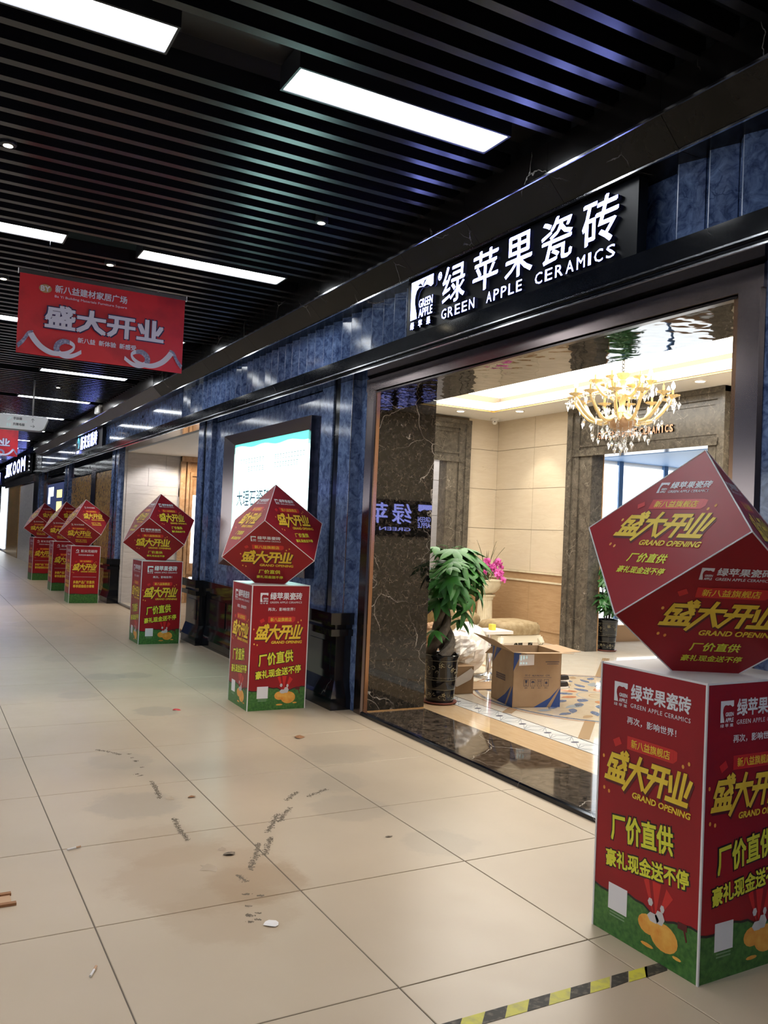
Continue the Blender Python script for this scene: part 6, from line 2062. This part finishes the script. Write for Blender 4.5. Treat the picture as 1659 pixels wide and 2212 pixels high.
for si, sk in enumerate(STREAKS):
    mb = MB()
    for a, b in zip(sk, sk[1:]):
        a, b = Vector((a[0], a[1], 0)), Vector((b[0], b[1], 0))
        L = (b - a).length
        d = (b - a).normalized()
        nn = Vector((-d.y, d.x, 0))
        sparse = si in (2, 9, 10, 12)
        blobs = [rr.random() for _ in range(max(2, int(L / .05)))]
        for i in range(int(L * (420 if sparse else 900))):
            q = rr.choice(blobs) + rr.gauss(0, .02) if sparse else rr.random()
            c = a + d * L * q + nn * rr.gauss(0, .007)
            r_ = rr.uniform(.0012, .0048)
            pts = []
            for k in range(5):
                t = 2 * PI * k / 5 + rr.random()
                s_ = rr.uniform(.6, 1.3)
                pts.append(c + d * r_ * 1.5 * s_ * math.cos(t) + nn * r_ * s_ * math.sin(t) + Vector((0, 0, .0005 + i * 1.5e-6)))
            pts.sort(key=lambda v: math.atan2((v - c).y, (v - c).x))
            mb.poly(pts)
    o = mb.build('dirt_streak', 'dirt', fl)
    o['kind'] = 'stuff'


def scrap(name, label, cat, mat, x, y_, r, asp, seed, z=.004):
    q = random.Random(seed)
    n = 8
    ps = [(x + r * q.uniform(.6, 1.15) * math.cos(2 * PI * i / n), y_ + r * asp * q.uniform(.6, 1.15) * math.sin(2 * PI * i / n), .001 + q.uniform(0, z)) for i in range(n)]
    mb = MB().add(ps + [(x, y_, z + .003)], [(i, (i + 1) % n, n) for i in range(n)] + [tuple(range(n))[::-1]])
    return tag(mb.build(name, mat), label, cat, 'litter on the corridor floor')


scrap('candy_wrapper', 'small red wrapper lying on the tiles before the second stand', 'wrapper', 'red_bright', 1.86, 6.6, .035, 1.4, 1)
scrap('dead_leaf', 'dry brown leaf scrap near the entrance threshold', 'leaf', 'stick', 2.42, 5.48, .04, 1.1, 2, .012)
scrap('paper_scrap', 'torn white paper scrap beside the dried brown stain', 'paper', 'paper', 1.22, 2.93, .034, .9, 3)
scrap('leaf_fragment', 'small grey brown leaf fragment left of the floor skid marks', 'leaf', 'stick', 1.36, 4.46, .03, .5, 4, .008)
scrap('tape_fragment', 'tiny dark shred on the tile right of the stain', 'scrap', 'dirt', 2.06, 3.55, .02, .5, 6)
scrap('mud_crumb', 'grey crumb of dried mud inside the brown stain', 'mud', 'dirt', 1.29, 3.63, .035, .8, 7, .008)
for nm, x, y_, r, sd in (('wet_patch', 1.25, 4.49, .03, 8), ('wet_patch', 1.16, 3.52, .04, 9), ('wet_patch', 1.28, 3.7, .018, 10)):
    q = random.Random(sd)
    MB().poly([(x + r * q.uniform(.5, 1.3) * math.cos(2 * PI * i / 11), y_ + r * 1.3 * q.uniform(.5, 1.3) * math.sin(2 * PI * i / 11), .0008) for i in range(11)]).build(nm, 'wet', fl)


def butt(label, x, y_, a):
    t = thing('cigarette_butt', label, 'cigarette', (x, y_, .006), 'litter on the corridor floor', a)
    MB().tube([(-.03, 0, 0), (.01, 0, 0)], .004, 7).build('paper_part', 'paper', t, world=False)
    MB().tube([(.01, 0, 0), (.032, 0, 0)], .0042, 7).build('filter_part', 'kraft', t, world=False)


butt('cigarette butt on the tile joint left of the stain', .68, 3.94, .3)
butt('cigarette butt near the bottom left of the floor', .57, 2.84, 1.1)
wsp = thing('wood_strip', 'broken brown wood strip at the left edge of the floor', 'wood strip', (.30, 3.5, 0))
MB().box(.10, .39, 3.545, 3.565, .0005, .010).build('rail', 'stick', wsp)
MB().box(.10, .40, 3.45, 3.47, .0005, .010).build('rail', 'stick', wsp)
MB().box(.10, .385, 3.465, 3.55, .0005, .004).build('back', 'kraft', wsp)

# ================================================================== PERSON: seated low behind the money tree, mostly hidden by the marble jamb
pe = thing('person', 'person in dark jacket and white collar seated behind the money tree', 'person', (4.40, 7.30, ZF))


def skinned(name, mat, verts, edges, radii, parent, sub=2):
    me = bpy.data.meshes.new(name)
    off = WL[parent.name]
    me.from_pydata([Vector(v) - off for v in verts], edges, [])
    o = bpy.data.objects.new(name, me)
    COL.objects.link(o)
    o.parent = parent
    me.materials.append(MT[mat])
    md = o.modifiers.new('skin', 'SKIN')
    md.use_smooth_shade = True
    for i, r in enumerate(radii):
        me.skin_vertices[0].data[i].radius = (r, r) if not isinstance(r, tuple) else r
    me.skin_vertices[0].data[0].use_root = True
    sb_ = o.modifiers.new('sub', 'SUBSURF')
    sb_.levels = sb_.render_levels = sub
    return o


hx, hy = 4.47, 7.18
V_ = [(4.42, 7.40, .40), (4.43, 7.36, .55), (4.44, 7.31, .70), (4.45, 7.28, .82), (4.46, 7.25, .90),        # pelvis, waist, chest, upper chest, neck base
      (4.27, 7.30, .80), (4.20, 7.16, .60), (4.30, 6.98, .50),                                            # one arm
      (4.62, 7.27, .79), (4.66, 7.12, .58), (4.55, 6.96, .48),                                            # other arm
      (4.32, 7.38, .39), (4.28, 7.02, .44), (4.28, 7.06, .08), (4.28, 6.93, .05),                          # leg
      (4.53, 7.38, .39), (4.54, 7.02, .44), (4.54, 7.06, .08), (4.54, 6.93, .05)]
E_ = [(0, 1), (1, 2), (2, 3), (3, 4), (3, 5), (5, 6), (6, 7), (3, 8), (8, 9), (9, 10), (0, 11), (11, 12), (12, 13), (13, 14), (0, 15), (15, 16), (16, 17), (17, 18)]
R_ = [.13, .13, .15, .12, .06, .06, .05, .035, .06, .05, .035, .085, .065, .045, .035, .085, .065, .045, .035]
skinned('clothed_body', 'jacket', V_, E_, R_, pe)
hd = MB()
for (c, r, sc_) in (((hx, hy, 1.03), .088, (.86, 1.0, 1.22)), ((hx, hy - .03, .985), .062, (.9, 1, 1))):
    hd.ball(c, r, 18, 14, sc_)
hd.tube([(hx - .005, hy + .05, .88), (hx, hy + .01, .97)], [.052, .05], 12)
hd.ball((hx, hy - .092, 1.02), .016, 8, 6, (.8, 1, 1.3))
for sx in (-1, 1):
    hd.ball((hx + sx * .078, hy + .005, 1.02), .022, 8, 6, (.4, .8, 1.2))
head = hd.build('head', 'skin', pe, True)
hr = MB()
hr.ball((hx, hy + .018, 1.062), .092, 16, 10, (.92, 1.0, 1.02))
hr.build('hair', 'hair', head, True)
ey = MB()
for sx in (-1, 1):
    ey.ball((hx + sx * .03, hy - .078, 1.04), .009, 8, 6)
ey.build('eyes', 'black_print', head, True)
MB().tube([(hx - .022, hy - .082, .968), (hx, hy - .087, .966), (hx + .022, hy - .082, .968)], .005, 6).build('mouth', 'orchid_lip', head)
cl = MB()
cl.lathe([(.062, .0), (.066, .03), (.058, .055), (.05, .055), (.054, .0)], 16, (hx - .004, hy + .045, .875))
cl.build('collar', 'shirt', pe, True)


def hand(wx, wy, wz, s):
    mb = MB()
    mb.ball((wx, wy - .03, wz), .035, 10, 8, (.9, 1.2, .5))
    for k in range(4):
        x_ = wx + (k - 1.5) * .017
        L = (.055, .065, .062, .048)[k]
        mb.tube([(x_, wy - .055, wz), (x_, wy - .055 - L * .5, wz - .006), (x_, wy - .055 - L, wz - .026)], [.0085, .008, .0065], 7)
    mb.tube([(wx + s * .028, wy - .02, wz), (wx + s * .048, wy - .045, wz - .005), (wx + s * .05, wy - .07, wz - .018)], [.010, .009, .007], 7)
    mb.build('hand', 'skin', pe, True)


hand(4.31, 6.96, .49, 1)
hand(4.54, 6.94, .47, -1)
tag(MB().lathe([(0, 0), (.14, 0), (.15, .02), (.12, .20), (.14, .22), (.14, .235), (0, .24)], 20, (4.42, 7.42, ZF)).build('low_stool', 'white_paint', None, True), 'low round stool under the seated person', 'stool')
